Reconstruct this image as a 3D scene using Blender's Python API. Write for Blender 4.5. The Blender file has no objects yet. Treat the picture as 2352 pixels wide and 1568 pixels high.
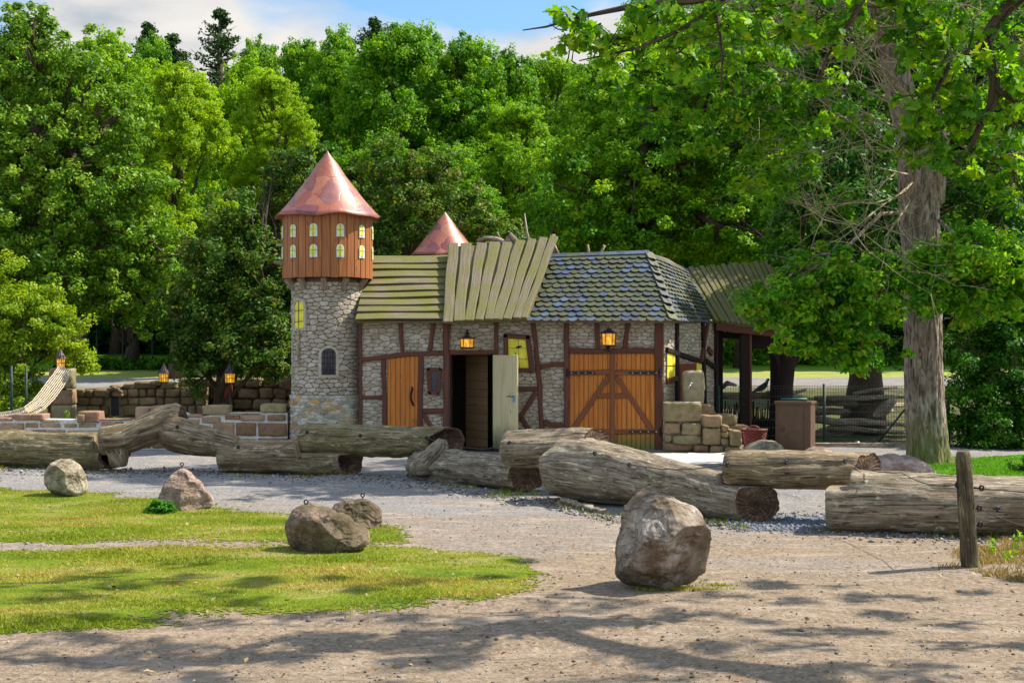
import bpy, math, random, numpy as np
from mathutils import Vector, Matrix
# ---------------------------------------------------------------- camera, world, sun
scene = bpy.context.scene
COL = scene.collection
FX, HY, CZ = 3267.0, 790.0, 2.0          # pixels of a 2352 wide picture, horizon row, eye height
cam_d = bpy.data.cameras.new('camera'); cam = bpy.data.objects.new('camera', cam_d); COL.objects.link(cam)
cam.location = (0, 0, CZ); cam.rotation_euler = (math.pi/2, 0, 0)
cam_d.sensor_width = 36; cam_d.lens = 36*FX/2352; cam_d.shift_y = (HY-784)/2352
cam_d.clip_start = 0.1; cam_d.clip_end = 1500
scene.camera = cam
S = Vector((0.80, 0.22, 0)).normalized()*math.cos(math.radians(50)); S.z = math.sin(math.radians(50))
sl = bpy.data.lights.new('sun', 'SUN'); sl.energy = 3.9; sl.angle = math.radians(0.5); sl.color = (1, .93, .82)
sun = bpy.data.objects.new('sun', sl); COL.objects.link(sun); sun.rotation_euler = S.to_track_quat('Z', 'Y').to_euler()
scene.view_settings.view_transform = 'Standard'; scene.view_settings.look = 'None'
scene.view_settings.exposure = 1.22; scene.view_settings.gamma = 1
world = bpy.data.worlds.new('World'); scene.world = world; world.use_nodes = True

class NT:
    """tiny node-tree helper"""
    def __init__(s, tree): s.t = tree; s.n = tree.nodes; s.l = tree.links
    def put(s, sock, v):
        if v is None: return
        if hasattr(v, 'is_output') or isinstance(v, bpy.types.NodeSocket): s.l.new(v, sock)
        else:
            if hasattr(sock.default_value, '__len__') and not hasattr(v, '__len__'): v = (v,)*len(sock.default_value)
            if hasattr(v, '__len__') and hasattr(sock.default_value, '__len__') and len(v) == 3 and len(sock.default_value) == 4: v = tuple(v)+(1,)
            sock.default_value = v
    def new(s, typ, **kw):
        nd = s.n.new(typ)
        for k, v in kw.items(): setattr(nd, k, v)
        return nd
    def coord(s, kind='Object'): return s.new('ShaderNodeTexCoord').outputs[kind]
    def map(s, vec, scale=(1,1,1), loc=(0,0,0), rot=(0,0,0)):
        nd = s.new('ShaderNodeMapping'); s.l.new(vec, nd.inputs[0]); nd.inputs['Scale'].default_value = scale
        nd.inputs['Location'].default_value = loc; nd.inputs['Rotation'].default_value = rot; return nd.outputs[0]
    def noise(s, vec, scale, detail=4, rough=.55, dist=0):
        nd = s.new('ShaderNodeTexNoise'); s.l.new(vec, nd.inputs['Vector'])
        for k, v in (('Scale', scale), ('Detail', detail), ('Roughness', rough), ('Distortion', dist)): nd.inputs[k].default_value = v
        return nd.outputs[0]
    def voro(s, vec, scale, feature='F1', out='Distance', rnd=1):
        nd = s.new('ShaderNodeTexVoronoi', feature=feature); s.l.new(vec, nd.inputs['Vector'])
        nd.inputs['Scale'].default_value = scale; nd.inputs['Randomness'].default_value = rnd; return nd.outputs[out]
    def ramp(s, fac, stops, interp='LINEAR'):
        nd = s.new('ShaderNodeValToRGB'); cr = nd.color_ramp; cr.interpolation = interp
        while len(cr.elements) < len(stops): cr.elements.new(.5)
        for e, (p, c) in zip(cr.elements, stops):
            e.position = p; e.color = (c, c, c, 1) if not hasattr(c, '__len__') else tuple(c)+(1,)
        s.put(nd.inputs[0], fac); return nd.outputs[0]
    def mix(s, fac, a, b, blend='MIX'):
        nd = s.new('ShaderNodeMix', data_type='RGBA', blend_type=blend)
        s.put(nd.inputs[0], fac); s.put(nd.inputs[6], a); s.put(nd.inputs[7], b); return nd.outputs[2]
    def math(s, op, a, b=None, clamp=False):
        nd = s.new('ShaderNodeMath', operation=op, use_clamp=clamp); s.put(nd.inputs[0], a); s.put(nd.inputs[1], b); return nd.outputs[0]
    def attr(s, name, out='Fac'): return s.new('ShaderNodeAttribute', attribute_name=name).outputs[out]
    def sep(s, vec):
        nd = s.new('ShaderNodeSeparateXYZ'); s.l.new(vec, nd.inputs[0]); return nd.outputs
    def bump(s, h, strength=.5, dist=.02):
        nd = s.new('ShaderNodeBump'); s.l.new(h, nd.inputs['Height']); nd.inputs['Strength'].default_value = strength
        nd.inputs['Distance'].default_value = dist; return nd.outputs[0]

w = NT(world.node_tree); w.n.clear()
sky = w.new('ShaderNodeTexSky', sky_type='NISHITA'); sky.sun_disc = False
sky.sun_elevation = math.radians(50); sky.sun_rotation = math.atan2(S.x, S.y); sky.air_density = 1.3; sky.dust_density = 1.0; sky.ozone_density = 3
gc = w.coord('Generated'); gm = w.map(gc, (1, 1, 2.6), loc=(3.1, .7, 1.4))
n1 = w.noise(gm, 4.4, 7, .5, .25)
n2 = w.noise(w.map(gc, (1, 1, 3), loc=(3.3, 1, 2.2)), 9, 5, .5)
cl = w.ramp(n1, [(.47, 0), (.57, 1)])
cc = w.ramp(n2, [(.33, (2.7, 3.0, 3.35)), (.45, (4.0, 4.0, 4.0)), (.6, (4.9, 4.75, 4.5))])
skc = w.mix(1, sky.outputs[0], (.66, .86, 1.0), 'MULTIPLY')
colr = w.mix(cl, skc, cc)
dy = w.sep(gc)[1]; mrr = w.new('ShaderNodeMapRange'); w.put(mrr.inputs[0], dy)      # the sky ahead of the viewer is the darker, bluer part
mrr.inputs[1].default_value = .55; mrr.inputs[2].default_value = .92; mrr.inputs[3].default_value = 1.06; mrr.inputs[4].default_value = .70
colr = w.mix(1, colr, mrr.outputs[0], 'MULTIPLY')
bg = w.new('ShaderNodeBackground'); w.l.new(colr, bg.inputs[0]); bg.inputs[1].default_value = .115
wo = w.new('ShaderNodeOutputWorld'); w.l.new(bg.outputs[0], wo.inputs[0])

# ---------------------------------------------------------------- small helpers
def W(px, py, D): return Vector(((px-1176)/FX*D, D, CZ+(HY-py)/FX*D))
def G(px, py): return W(px, py, FX*CZ/(py-HY))
def th(Y):                                   # height of the ground
    return float(np.interp(Y, [0, 34, 50, 56, 60, 64, 80, 150, 400], [0, 0, .78, .97, 1.12, 1.41, 2.4, 7, 12]))
def tag(o, label=None, cat=None, group=None, kind=None):
    if label: o['label'] = label
    if cat: o['category'] = cat
    if group: o['group'] = group
    if kind: o['kind'] = kind
    return o
def thing(name, loc, label, cat, group=None):
    o = bpy.data.objects.new(name, None); o.location = loc; o.empty_display_size = .2; COL.objects.link(o)
    return tag(o, label, cat, group)
def hsh(ix, iy, iz, s):
    h = (ix.astype(np.int64)*374761393 + iy.astype(np.int64)*668265263 + iz.astype(np.int64)*2147483647 + s*974634777) & 0xffffffff
    h = ((h ^ (h >> 13))*1274126177) & 0xffffffff
    return ((h ^ (h >> 16)) & 0xffff)/65535.0
def vnoise(P, s=0):
    P = np.asarray(P, float); i = np.floor(P).astype(np.int64); f = P-i; f = f*f*(3-2*f); r = 0
    for a in (0, 1):
        for b in (0, 1):
            for c in (0, 1):
                wt = (f[:,0] if a else 1-f[:,0])*(f[:,1] if b else 1-f[:,1])*(f[:,2] if c else 1-f[:,2])
                r = r + wt*hsh(i[:,0]+a, i[:,1]+b, i[:,2]+c, s)
    return r*2-1
def fbm(P, oct=4, s=0, gain=.5):
    P = np.asarray(P, float); r = 0; a = 1
    for k in range(oct): r = r+a*vnoise(P*(2.03**k)+k*7.3, s+k); a *= gain
    return r
def fast_mesh(name, V, F, mat, parent=None, tint=None, smooth=False, uv=None):
    V = np.asarray(V, np.float32); F = np.asarray(F, np.int32); k = F.shape[1]
    if parent is not None: V = V-np.array(parent.location, np.float32)
    me = bpy.data.meshes.new(name); me.vertices.add(len(V)); me.vertices.foreach_set('co', V.ravel())
    me.loops.add(F.size); me.loops.foreach_set('vertex_index', F.ravel())
    me.polygons.add(len(F)); me.polygons.foreach_set('loop_start', np.arange(0, F.size, k, dtype=np.int32))
    if smooth: me.polygons.foreach_set('use_smooth', np.ones(len(F), bool))
    me.update(calc_edges=True)
    if uv is not None:
        l = me.uv_layers.new(name='UVMap'); l.data.foreach_set('uv', np.asarray(uv, np.float32)[F.ravel()].ravel())
    if tint is not None: me.attributes.new('tint', 'FLOAT', 'FACE').data.foreach_set('value', np.asarray(tint, np.float32))
    me.materials.append(mat); o = bpy.data.objects.new(name, me); COL.objects.link(o)
    if parent is not None: o.parent = parent
    return o
class MB:
    """collects geometry, then links it as ONE mesh object"""
    def __init__(s): s.v = []; s.f = []; s.t = []; s.uv = []
    def add(s, V, F, tint=.5, UV=None):
        b = len(s.v); s.v += [tuple(p) for p in V]; s.f += [tuple(b+i for i in f) for f in F]; s.t += [tint]*len(F)
        s.uv += [tuple(u) for u in UV] if UV is not None else [(p[0], p[2]) for p in V]
    def plank(s, path, wd, n, th, tint=None, bow=0, ends=True):
        """ribbon of width wd along path, lifted th along n"""
        n = Vector(n).normalized(); path = [Vector(p) for p in path]; k = len(path)
        wd = [wd]*k if not hasattr(wd, '__len__') else wd
        tint = random.random() if tint is None else tint
        V = []; UV = []; u = random.uniform(0, 50); vo = random.uniform(0, 50)
        for i, p in enumerate(path):
            d = (path[min(i+1, k-1)]-path[max(i-1, 0)]).normalized(); sd = d.cross(n).normalized()
            if i: u += (p-path[i-1]).length
            h = wd[i]/2; c = min(h*.25, th*.35, .012)
            for a, b, vv in ((-h, 0, -h-th), (-h, th-c, -h-c), (-h+c, th, -h), (h-c, th, h), (h, th-c, h+c), (h, 0, h+th)):
                V.append(p+sd*a+n*b); UV.append((u, vo+vv))
        F = []
        for i in range(k-1):
            for j in range(6): a = i*6+j; b = i*6+(j+1) % 6; F.append((a, b, b+6, a+6))
        if ends: F.append(tuple(range(5, -1, -1))); F.append(tuple((k-1)*6+j for j in range(6)))
        s.add(V, F, tint, UV)
    def beam(s, p0, p1, a, b, up=(0,0,1), tint=None):
        p0 = Vector(p0); p1 = Vector(p1); d = (p1-p0).normalized(); up = Vector(up)
        if abs(d.dot(up)) > .98: up = Vector((0, 1, 0))
        n = (up-d*up.dot(d)).normalized(); s.plank([p0-n*b/2, p1-n*b/2], a, n, b, tint)
    def box(s, x0, x1, y0, y1, z0, z1, tint=.5):
        V = [(x, y, z) for x in (x0, x1) for y in (y0, y1) for z in (z0, z1)]
        s.add(V, [(0,1,3,2), (4,6,7,5), (0,4,5,1), (2,3,7,6), (0,2,6,4), (1,5,7,3)], tint)
    def obox(s, c, ax, ay, az, tint=.5):
        c = Vector(c); ax = Vector(ax); ay = Vector(ay); az = Vector(az)
        V = [c+ax*i+ay*j+az*k for i in (-1, 1) for j in (-1, 1) for k in (-1, 1)]
        s.add(V, [(0,1,3,2), (4,6,7,5), (0,4,5,1), (2,3,7,6), (0,2,6,4), (1,5,7,3)], tint)
    def prism(s, poly, off, tint=.5):
        k = len(poly); off = Vector(off); V = [Vector(p) for p in poly]+[Vector(p)+off for p in poly]
        F = [tuple(range(k)), tuple(range(2*k-1, k-1, -1))]+[(i, i+k, (i+1) % k+k, (i+1) % k) for i in range(k)]
        s.add(V, F, tint)
    def tube(s, path, rad, seg=8, closed=False, tint=.5, rough=0):
        path = [Vector(p) for p in path]; k = len(path); rad = [rad]*k if not hasattr(rad, '__len__') else rad
        V = []; UV = []; u = random.uniform(0, 20); ref = None
        for i, p in enumerate(path):
            if closed: d = (path[(i+1) % k]-path[i-1]).normalized()
            else: d = (path[min(i+1, k-1)]-path[max(i-1, 0)]).normalized()
            if ref is None: ref = d.orthogonal().normalized()
            ref = (ref-d*ref.dot(d)).normalized(); b = d.cross(ref)
            if i: u += (p-path[i-1]).length
            for j in range(seg):
                a = 2*math.pi*j/seg; r = rad[i]*(1+(random.uniform(-rough, rough) if rough else 0))
                V.append(p+(ref*math.cos(a)+b*math.sin(a))*r); UV.append((u, a*rad[i]))
        F = []
        for i in range(k if closed else k-1):
            for j in range(seg):
                a = i*seg+j; b = i*seg+(j+1) % seg; c = ((i+1) % k)*seg
                F.append((a, b, c+(j+1) % seg, c+j))
        if not closed: F.append(tuple(range(seg-1, -1, -1))); F.append(tuple((k-1)*seg+j for j in range(seg)))
        s.add(V, F, tint, UV)
    def ring(s, c, R, r, n, seg=16, sub=6, tint=.5):
        n = Vector(n).normalized(); a = n.orthogonal().normalized(); b = n.cross(a); c = Vector(c)
        s.tube([c+(a*math.cos(t)+b*math.sin(t))*R for t in [2*math.pi*i/seg for i in range(seg)]], r, sub, True, tint)
    def lathe(s, c, prof, seg=24, tint=.5, a0=0, cap=True):
        V = [Vector(c)+Vector((r*math.cos(a0+2*math.pi*j/seg), r*math.sin(a0+2*math.pi*j/seg), z)) for r, z in prof for j in range(seg)]
        F = [(i*seg+j, i*seg+(j+1) % seg, (i+1)*seg+(j+1) % seg, (i+1)*seg+j) for i in range(len(prof)-1) for j in range(seg)]
        if cap: F.append(tuple(range(seg-1, -1, -1))); F.append(tuple((len(prof)-1)*seg+j for j in range(seg)))
        s.add(V, F, tint)
    def block(s, c, h, r=.03, n=6, amp=.012, seed=0, rot=None, tint=None, fr=7):
        """rounded, noisy stone block; c centre, h half sizes"""
        idx = {}; P = []; F = []
        def vid(p):
            key = tuple(round(q, 5) for q in p)
            if key not in idx: idx[key] = len(P); P.append(p)
            return idx[key]
        g = [-1+2*i/n for i in range(n+1)]
        for ax in range(3):
            for sg in (-1, 1):
                for i in range(n):
                    for j in range(n):
                        q = []
                        for di, dj in ((0,0), (1,0), (1,1), (0,1)):
                            p = [0, 0, 0]; p[ax] = sg; p[(ax+1) % 3] = g[i+di]; p[(ax+2) % 3] = g[j+dj]; q.append(vid(tuple(p)))
                        F.append(tuple(q) if sg > 0 else tuple(q[::-1]))
        P = np.array(P)*np.array(h); r = min(r, min(h)*.9); inner = np.clip(P, -(np.array(h)-r), np.array(h)-r); d = P-inner
        L = np.linalg.norm(d, axis=1, keepdims=True); L[L == 0] = 1; P = inner+d/L*r
        nn = P/np.maximum(np.linalg.norm(P, axis=1, keepdims=True), 1e-6)
        P = P+nn*(fbm(P*fr+seed*3.7, 3, seed, .7)[:, None])*amp
        if rot is not None: P = P@np.array(rot).T
        P = P+np.array(c); s.add(P, F, random.random() if tint is None else tint)
    def build(s, name, mat, parent=None, smooth=False, bevel=0, sub=0, angle=None):
        me = bpy.data.meshes.new(name); rt = parent
        while rt and rt.parent: rt = rt.parent
        off = Vector(rt.location) if rt else Vector((0, 0, 0))
        me.from_pydata([tuple(Vector(p)-off) for p in s.v], [], s.f); me.update()
        l = me.uv_layers.new(name='UVMap'); vi = np.empty(len(me.loops), np.int32); me.loops.foreach_get('vertex_index', vi)
        l.data.foreach_set('uv', np.array(s.uv, np.float32)[vi].ravel())
        me.attributes.new('tint', 'FLOAT', 'FACE').data.foreach_set('value', np.array(s.t, np.float32))
        me.materials.append(mat)
        if smooth: me.polygons.foreach_set('use_smooth', np.ones(len(me.polygons), bool))
        o = bpy.data.objects.new(name, me); COL.objects.link(o)
        if parent: o.parent = parent
        if bevel:
            m = o.modifiers.new('bevel', 'BEVEL'); m.width = bevel; m.segments = 2; m.limit_method = 'ANGLE'
        return o
def dup(root, loc, label, rotz=0, scale=None):
    def cp(o, par):
        c = o.copy(); COL.objects.link(c); c.parent = par
        for ch in o.children: cp(ch, c)
        return c
    r = cp(root, None); r.location = loc; r.rotation_euler = (0, 0, rotz); r['label'] = label
    if scale: r.scale = (scale,)*3
    return r
# ---------------------------------------------------------------- materials
def newmat(name):
    m = bpy.data.materials.new(name); m.use_nodes = True; nt = NT(m.node_tree); b = nt.n['Principled BSDF']; return m, nt, b
def fin(nt, b, col, rough=.8, bump=None, spec=.3, metal=0):
    nt.put(b.inputs['Base Color'], col); nt.put(b.inputs['Roughness'], rough); b.inputs['Specular IOR Level'].default_value = spec
    b.inputs['Metallic'].default_value = metal
    if bump is not None: nt.l.new(bump, b.inputs['Normal'])
def wood(name, c0, c1, c2=None, fine=45, bump=.5, rough=.75, algae=None, knots=True):
    """grain runs along U; tint varies plank by plank; algae=(z0,z1,colour)"""
    m, nt, b = newmat(name); uv = nt.coord('UV')
    g = nt.noise(nt.map(uv, (1.6, fine, 1)), 1, 5, .6, .6); g2 = nt.noise(nt.map(uv, (.7, 9, 1)), 1, 3, .5, 1.2)
    t = nt.attr('tint'); f = nt.math('ADD', nt.math('MULTIPLY', g, .6), nt.math('MULTIPLY', g2, .4))
    col = nt.ramp(f, [(.32, c0), (.62, c1)])
    col = nt.mix(nt.math('MULTIPLY', t, .8), col, c2 or c1)
    if knots:
        k = nt.voro(nt.map(uv, (2.2, 7, 1)), 1); col = nt.mix(nt.ramp(k, [(.05, .75), (.13, 0)]), col, [q*.3 for q in c0])
    if algae:
        z = nt.sep(nt.new('ShaderNodeNewGeometry').outputs['Position'])[2]
        zz = nt.math('ADD', z, nt.math('MULTIPLY', nt.math('SUBTRACT', nt.noise(nt.coord(), 5), .5), .35))
        mr = nt.new('ShaderNodeMapRange'); nt.put(mr.inputs[0], zz)
        mr.inputs[1].default_value = algae[0]; mr.inputs[2].default_value = algae[1]; mr.inputs[3].default_value = .85; mr.inputs[4].default_value = 0
        col = nt.mix(mr.outputs[0], col, algae[2])
    fin(nt, b, col, rough, nt.bump(f, bump, .006)); return m
M = {}
M['timber'] = wood('timber', (.032, .010, .006), (.155, .052, .028), (.095, .028, .016), 40, .6, .6)
M['timber_dark'] = wood('timber_dark', (.006, .003, .002), (.024, .010, .007), None, 40, .5, .8)  # timber taken near black: the pavilion's shade is put into the colour
M['door'] = wood('door_wood', (.27, .075, .010), (.62, .225, .032), (.44, .14, .022), 22, .5, .5, (.12, .42, (.13, .16, .035)))
M['door_brace'] = wood('door_brace', (.09, .028, .01), (.25, .09, .035), (.17, .055, .022), 35, .5, .6, (.05, .35, (.12, .13, .03)))
M['pale_door'] = wood('pale_door', (.38, .30, .15), (.66, .55, .31), (.56, .48, .27), 45, .4, .8, (.15, .55, (.045, .075, .035)))
M['tower_wood'] = wood('tower_wood', (.12, .035, .010), (.46, .17, .05), (.30, .11, .035), 22, .6, .5)
M['inner_wood'] = wood('inner_wood', (.11, .065, .03), (.22, .13, .06), None, 30, .4, .8)
M['red_door'] = wood('red_door', (.10, .02, .01), (.22, .05, .02), None, 30, .4, .8)
def roofplank(nm='mossy_plank', m0=.32, m1=.6, base_k=1.0):
    m, nt, b = newmat(nm); uv = nt.coord('UV'); ob = nt.coord()
    g = nt.noise(nt.map(uv, (1.2, 30, 1)), 1, 5, .6, .4); t = nt.attr('tint')
    base = nt.ramp(g, [(.3, (.085, .065, .042)), (.65, (.21, .17, .115))])
    base = nt.mix(nt.math('MULTIPLY', t, .5), base, (.15, .125, .07))
    mo = nt.noise(ob, 2.3, 5, .6); uvv = nt.sep(ob)[2]
    col = nt.mix(nt.ramp(mo, [(m0, 0), (m1, .9)]), base, (.125, .128, .016))
    sp = nt.voro(ob, 34); col = nt.mix(nt.math('MULTIPLY', nt.ramp(sp, [(.07, 1), (.12, 0)]), nt.ramp(nt.noise(ob, 3), [(.45, 0), (.6, 1)])), col, (.55, .54, .44))
    dk = nt.noise(ob, 40, 3); col = nt.mix(nt.ramp(dk, [(.32, .6), (.42, 0)]), col, (.05, .045, .03))
    fin(nt, b, col, .85, nt.bump(nt.math('ADD', g, nt.noise(ob, 25)), .6, .01)); return m
M['roofplank'] = roofplank()
M['fanplank'] = roofplank('grey_plank', .40, .68)
def slate():
    m, nt, b = newmat('slate'); t = nt.attr('tint'); ob = nt.coord()
    c = nt.ramp(t, [(0, (.04, .05, .022)), (.25, (.065, .07, .025)), (.45, (.052, .05, .04)), (.6, (.032, .036, .055)), (.8, (.036, .058, .12)), (1, (.06, .09, .17))])
    mo = nt.noise(ob, 9, 4); c = nt.mix(nt.ramp(mo, [(.44, 0), (.68, .8)]), c, (.07, .08, .014))
    sp = nt.voro(ob, 45); c = nt.mix(nt.ramp(sp, [(.05, .8), (.09, 0)]), c, (.4, .42, .3))
    fin(nt, b, c, .5, nt.bump(nt.noise(ob, 30, 4), .5, .006), .5); return m
M['slate'] = slate()
def stone(name, stops, joint=None, sc=14, moss=0, bump=.7, rough=.85):
    m, nt, b = newmat(name); ob = nt.coord(); t = nt.attr('tint')
    c = nt.ramp(t, stops); n = nt.noise(ob, sc, 6, .65); n2 = nt.noise(ob, 2.2, 4)
    c = nt.mix(1, c, nt.ramp(n, [(.25, .55), (.5, 1.0), (.75, 1.3)]), 'MULTIPLY')
    if moss: c = nt.mix(nt.math('MULTIPLY', nt.ramp(n2, [(.45, 0), (.65, 1)]), moss), c, (.13, .125, .03))
    ck = nt.voro(nt.map(ob, (1, 1, 1.6)), 7, 'DISTANCE_TO_EDGE')
    h = nt.math('ADD', n, nt.math('MULTIPLY', nt.noise(ob, 60, 2), .3))
    fin(nt, b, c, rough, nt.bump(h, bump, .015)); return m
M['stone'] = stone('wall_stone', [(0, (.33, .27, .195)), (.35, (.39, .325, .245)), (.7, (.42, .36, .28)), (1, (.50, .44, .36))], moss=.18)
M['joint'] = stone('joint', [(0, (.15, .115, .078)), (1, (.15, .115, .078))])
M['rubble_stone'] = stone('rubble_stone', [(0, (.22, .20, .13)), (.3, (.36, .34, .27)), (.55, (.5, .48, .42)), (.75, (.48, .40, .27)), (.9, (.5, .29, .1)), (1, (.38, .22, .14))], moss=.35)
M['mortar'] = stone('mortar', [(0, (.56, .53, .48)), (1, (.6, .57, .52))], sc=20)
M['sandstone'] = stone('sandstone', [(0, (.22, .115, .07)), (.4, (.34, .195, .125)), (.75, (.38, .24, .155)), (1, (.30, .24, .12))], moss=.5, sc=12)
M['step_stone'] = stone('step_stone', [(0, (.25, .14, .085)), (.5, (.28, .19, .105)), (1, (.25, .205, .11))], moss=.45, sc=10)
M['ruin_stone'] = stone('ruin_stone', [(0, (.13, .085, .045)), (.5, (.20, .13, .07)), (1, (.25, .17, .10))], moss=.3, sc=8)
M['faucet_stone'] = stone('faucet_stone', [(0, (.30, .25, .16)), (1, (.32, .27, .17))], moss=.5, sc=9)
def rock(name, a, bb, moss, mosscol=(.085, .08, .02), sc=5):
    m, nt, b = newmat(name); ob = nt.coord()
    n = nt.noise(ob, sc, 8, .62); n3 = nt.noise(ob, sc*7, 4, .7)
    c = nt.ramp(n, [(.28, [q*.45 for q in a]), (.45, a), (.66, bb)])
    c = nt.mix(1, c, nt.ramp(n3, [(.3, .65), (.6, 1.15)]), 'MULTIPLY')
    c = nt.mix(nt.math('MULTIPLY', nt.ramp(nt.noise(nt.map(ob, loc=(5, 2, 1)), sc*.5, 5, .6), [(.42, 0), (.6, 1)]), moss), c, mosscol)
    ck = nt.noise(nt.map(ob, (1, 1, 1.8), rot=(.3, .5, .2)), sc*.7, 5, .6, .5)
    lin = nt.math('MAXIMUM', nt.ramp(ck, [(.478, 0), (.494, 1), (.502, 1), (.512, 0)]), nt.ramp(ck, [(.388, 0), (.397, 1), (.401, 1), (.41, 0)])); mk = nt.ramp(nt.noise(nt.map(ob, loc=(3, 1, 7)), sc*.5, 2), [(.36, 0), (.5, 1)]); lin = nt.math('MULTIPLY', lin, mk)
    dist = nt.math('SUBTRACT', nt.math('ADD', n, nt.math('MULTIPLY', n3, .45)), nt.math('MULTIPLY', lin, .35))
    c = nt.mix(nt.math('MULTIPLY', lin, .5), c, [q*.22 for q in a])
    fin(nt, b, c, .8, nt.bump(dist, .8, .035), .35); return m
M['rock_brown'] = rock('rock_brown', (.125, .075, .045), (.33, .23, .16), .6, (.07, .06, .018))
M['rock_pink'] = rock('rock_pink', (.30, .19, .15), (.46, .33, .27), .25)
M['rock_grey'] = rock('rock_grey', (.25, .19, .12), (.50, .43, .31), .4, (.10, .09, .025), 7)
M['rock_big'] = rock('rock_big', (.17, .115, .075), (.46, .385, .31), .6, (.085, .06, .025), 3.4)
def logmat(name, dark, mid, light, moss=.35):
    m, nt, b = newmat(name); uv = nt.coord('UV'); ob = nt.coord()
    g = nt.noise(nt.map(uv, (2.2, 34, 1)), 1, 7, .66, .9); g2 = nt.noise(nt.map(uv, (1.2, 5, 1)), 1, 5, .6, 1.4); pt = nt.noise(ob, 5, 6, .65)
    f = nt.math('ADD', nt.math('MULTIPLY', g, .5), nt.math('MULTIPLY', nt.math('ADD', g2, pt), .25))
    c = nt.ramp(f, [(.33, dark), (.47, mid), (.62, light)])
    cr = nt.noise(nt.map(uv, (.8, 14, 1), loc=(9, 4, 0)), 1, 4, .5, .8)
    crk = nt.ramp(cr, [(.487, 0), (.497, 1), (.503, 1), (.513, 0)])
    c = nt.mix(nt.math('MULTIPLY', crk, .8), c, [q*.22 for q in dark])
    c = nt.mix(nt.math('MULTIPLY', nt.ramp(nt.noise(ob, 2.1, 5, .6), [(.45, 0), (.65, 1)]), moss), c, (.12, .11, .035))
    c = nt.mix(nt.math('MULTIPLY', nt.ramp(nt.noise(nt.map(uv, (3, 12, 1), loc=(3, 8, 0)), 1, 6, .75, 1.5), [(.57, 0), (.62, 1)]), .6), c, [min(q*1.7, .6) for q in light])
    h = nt.math('SUBTRACT', nt.math('ADD', f, nt.math('MULTIPLY', nt.noise(ob, 28, 4, .7), .35)), nt.math('MULTIPLY', crk, .4))
    fin(nt, b, c, .85, nt.bump(h, .9, .03), .25); return m
M['log'] = logmat('weathered_log', (.048, .030, .015), (.175, .12, .066), (.40, .305, .19))
M['log_grey'] = logmat('grey_log', (.052, .035, .02), (.185, .137, .088), (.41, .335, .235), .15)
M['log_green'] = logmat('green_log', (.043, .03, .012), (.15, .113, .052), (.35, .275, .155), .6)
M['dark_post'] = logmat('dark_post', (.02, .015, .008), (.075, .055, .03), (.19, .155, .085), .5)
M['driftwood'] = logmat('driftwood', (.10, .065, .043), (.25, .18, .125), (.45, .37, .28), .15)
M['twig'] = logmat('twig', (.18, .13, .08), (.38, .30, .17), (.52, .43, .27), .4)
M['branch'] = logmat('branch', (.03, .02, .013), (.07, .045, .03), (.12, .085, .055), .3)
def endgrain():
    m, nt, b = newmat('cut_end_grain'); uv = nt.coord('UV')   # U = radius (m), V = angle
    rr = nt.sep(uv); w1 = nt.noise(nt.map(uv, (60, 1.5, 1)), 1, 3, .6); w2 = nt.noise(nt.map(uv, (2, 9, 1)), 1, 5, .7)
    c = nt.ramp(nt.math('ADD', nt.math('MULTIPLY', w1, .5), nt.math('MULTIPLY', w2, .5)), [(.36, (.018, .009, .005)), (.52, (.085, .047, .025)), (.68, (.27, .175, .10))])
    fin(nt, b, c, .8, nt.bump(w2, .8, .02)); return m
M['endgrain'] = endgrain()
def bark():
    m, nt, b = newmat('oak_bark'); ob = nt.coord(); z = nt.sep(nt.new('ShaderNodeNewGeometry').outputs['Position'])[2]
    g = nt.noise(nt.map(ob, (1, 1, .22)), 17, 6, .62, 1.1); n = nt.noise(ob, 1.6, 4)
    c = nt.ramp(g, [(.36, (.065, .043, .032)), (.48, (.25, .195, .15)), (.66, (.50, .43, .345))])
    c = nt.mix(nt.ramp(n, [(.4, 0), (.65, .45)]), c, (.20, .12, .09))
    mr = nt.new('ShaderNodeMapRange'); nt.put(mr.inputs[0], nt.math('ADD', z, nt.math('MULTIPLY', g, .8)))
    mr.inputs[1].default_value = .5; mr.inputs[2].default_value = 1.4; mr.inputs[3].default_value = .8; mr.inputs[4].default_value = 0
    c = nt.mix(mr.outputs[0], c, (.13, .14, .02))
    fin(nt, b, c, .9, nt.bump(g, 1, .05), .2); return m
M['bark'] = bark()
def simple(name, col, rough=.6, metal=0, spec=.4, var=.2, sc=20):
    m, nt, b = newmat(name); n = nt.noise(nt.coord(), sc, 5, .65)
    c = nt.mix(1, col, nt.ramp(n, [(.3, 1-var), (.7, 1+var)]), 'MULTIPLY'); fin(nt, b, c, rough, nt.bump(n, .15, .01), spec, metal); return m
M['iron'] = simple('black_iron', (.018, .017, .02), .45, .4)
M['iron_roof'] = simple('lantern_roof', (.07, .055, .055), .4, .5)
M['steel'] = simple('steel', (.5, .5, .52), .35, .9)
M['rope'] = simple('rope', (.52, .44, .32), .9)
M['wire'] = simple('wire_rope', (.06, .045, .035), .7)
M['cabinet'] = simple('cabinet_paint', (.115, .066, .038), .55, 0, .3, .18, 7)
M['green'] = simple('green_paint', (.01, .11, .07), .5)
M['fence_green'] = simple('fence_green', (.008, .03, .022), .6)
M['wicker'] = simple('red_wicker', (.13, .018, .010), .5)
M['blue'] = simple('blue_lock', (.14, .33, .42), .5)
M['cream'] = simple('painted_white', (.62, .70, .72), .7, var=.1)
M['yellow'] = simple('painted_yellow', (.76, .66, .05), .6, var=.22, sc=7)
M['pane_yellow'] = simple('painted_light_yellow', (.72, .72, .12), .6, var=.25, sc=9)
M['black'] = simple('painted_black', (.012, .012, .014), .6)
M['pane_dark'] = simple('dark_pane', (.03, .025, .045), .2, 0, .5)
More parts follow.
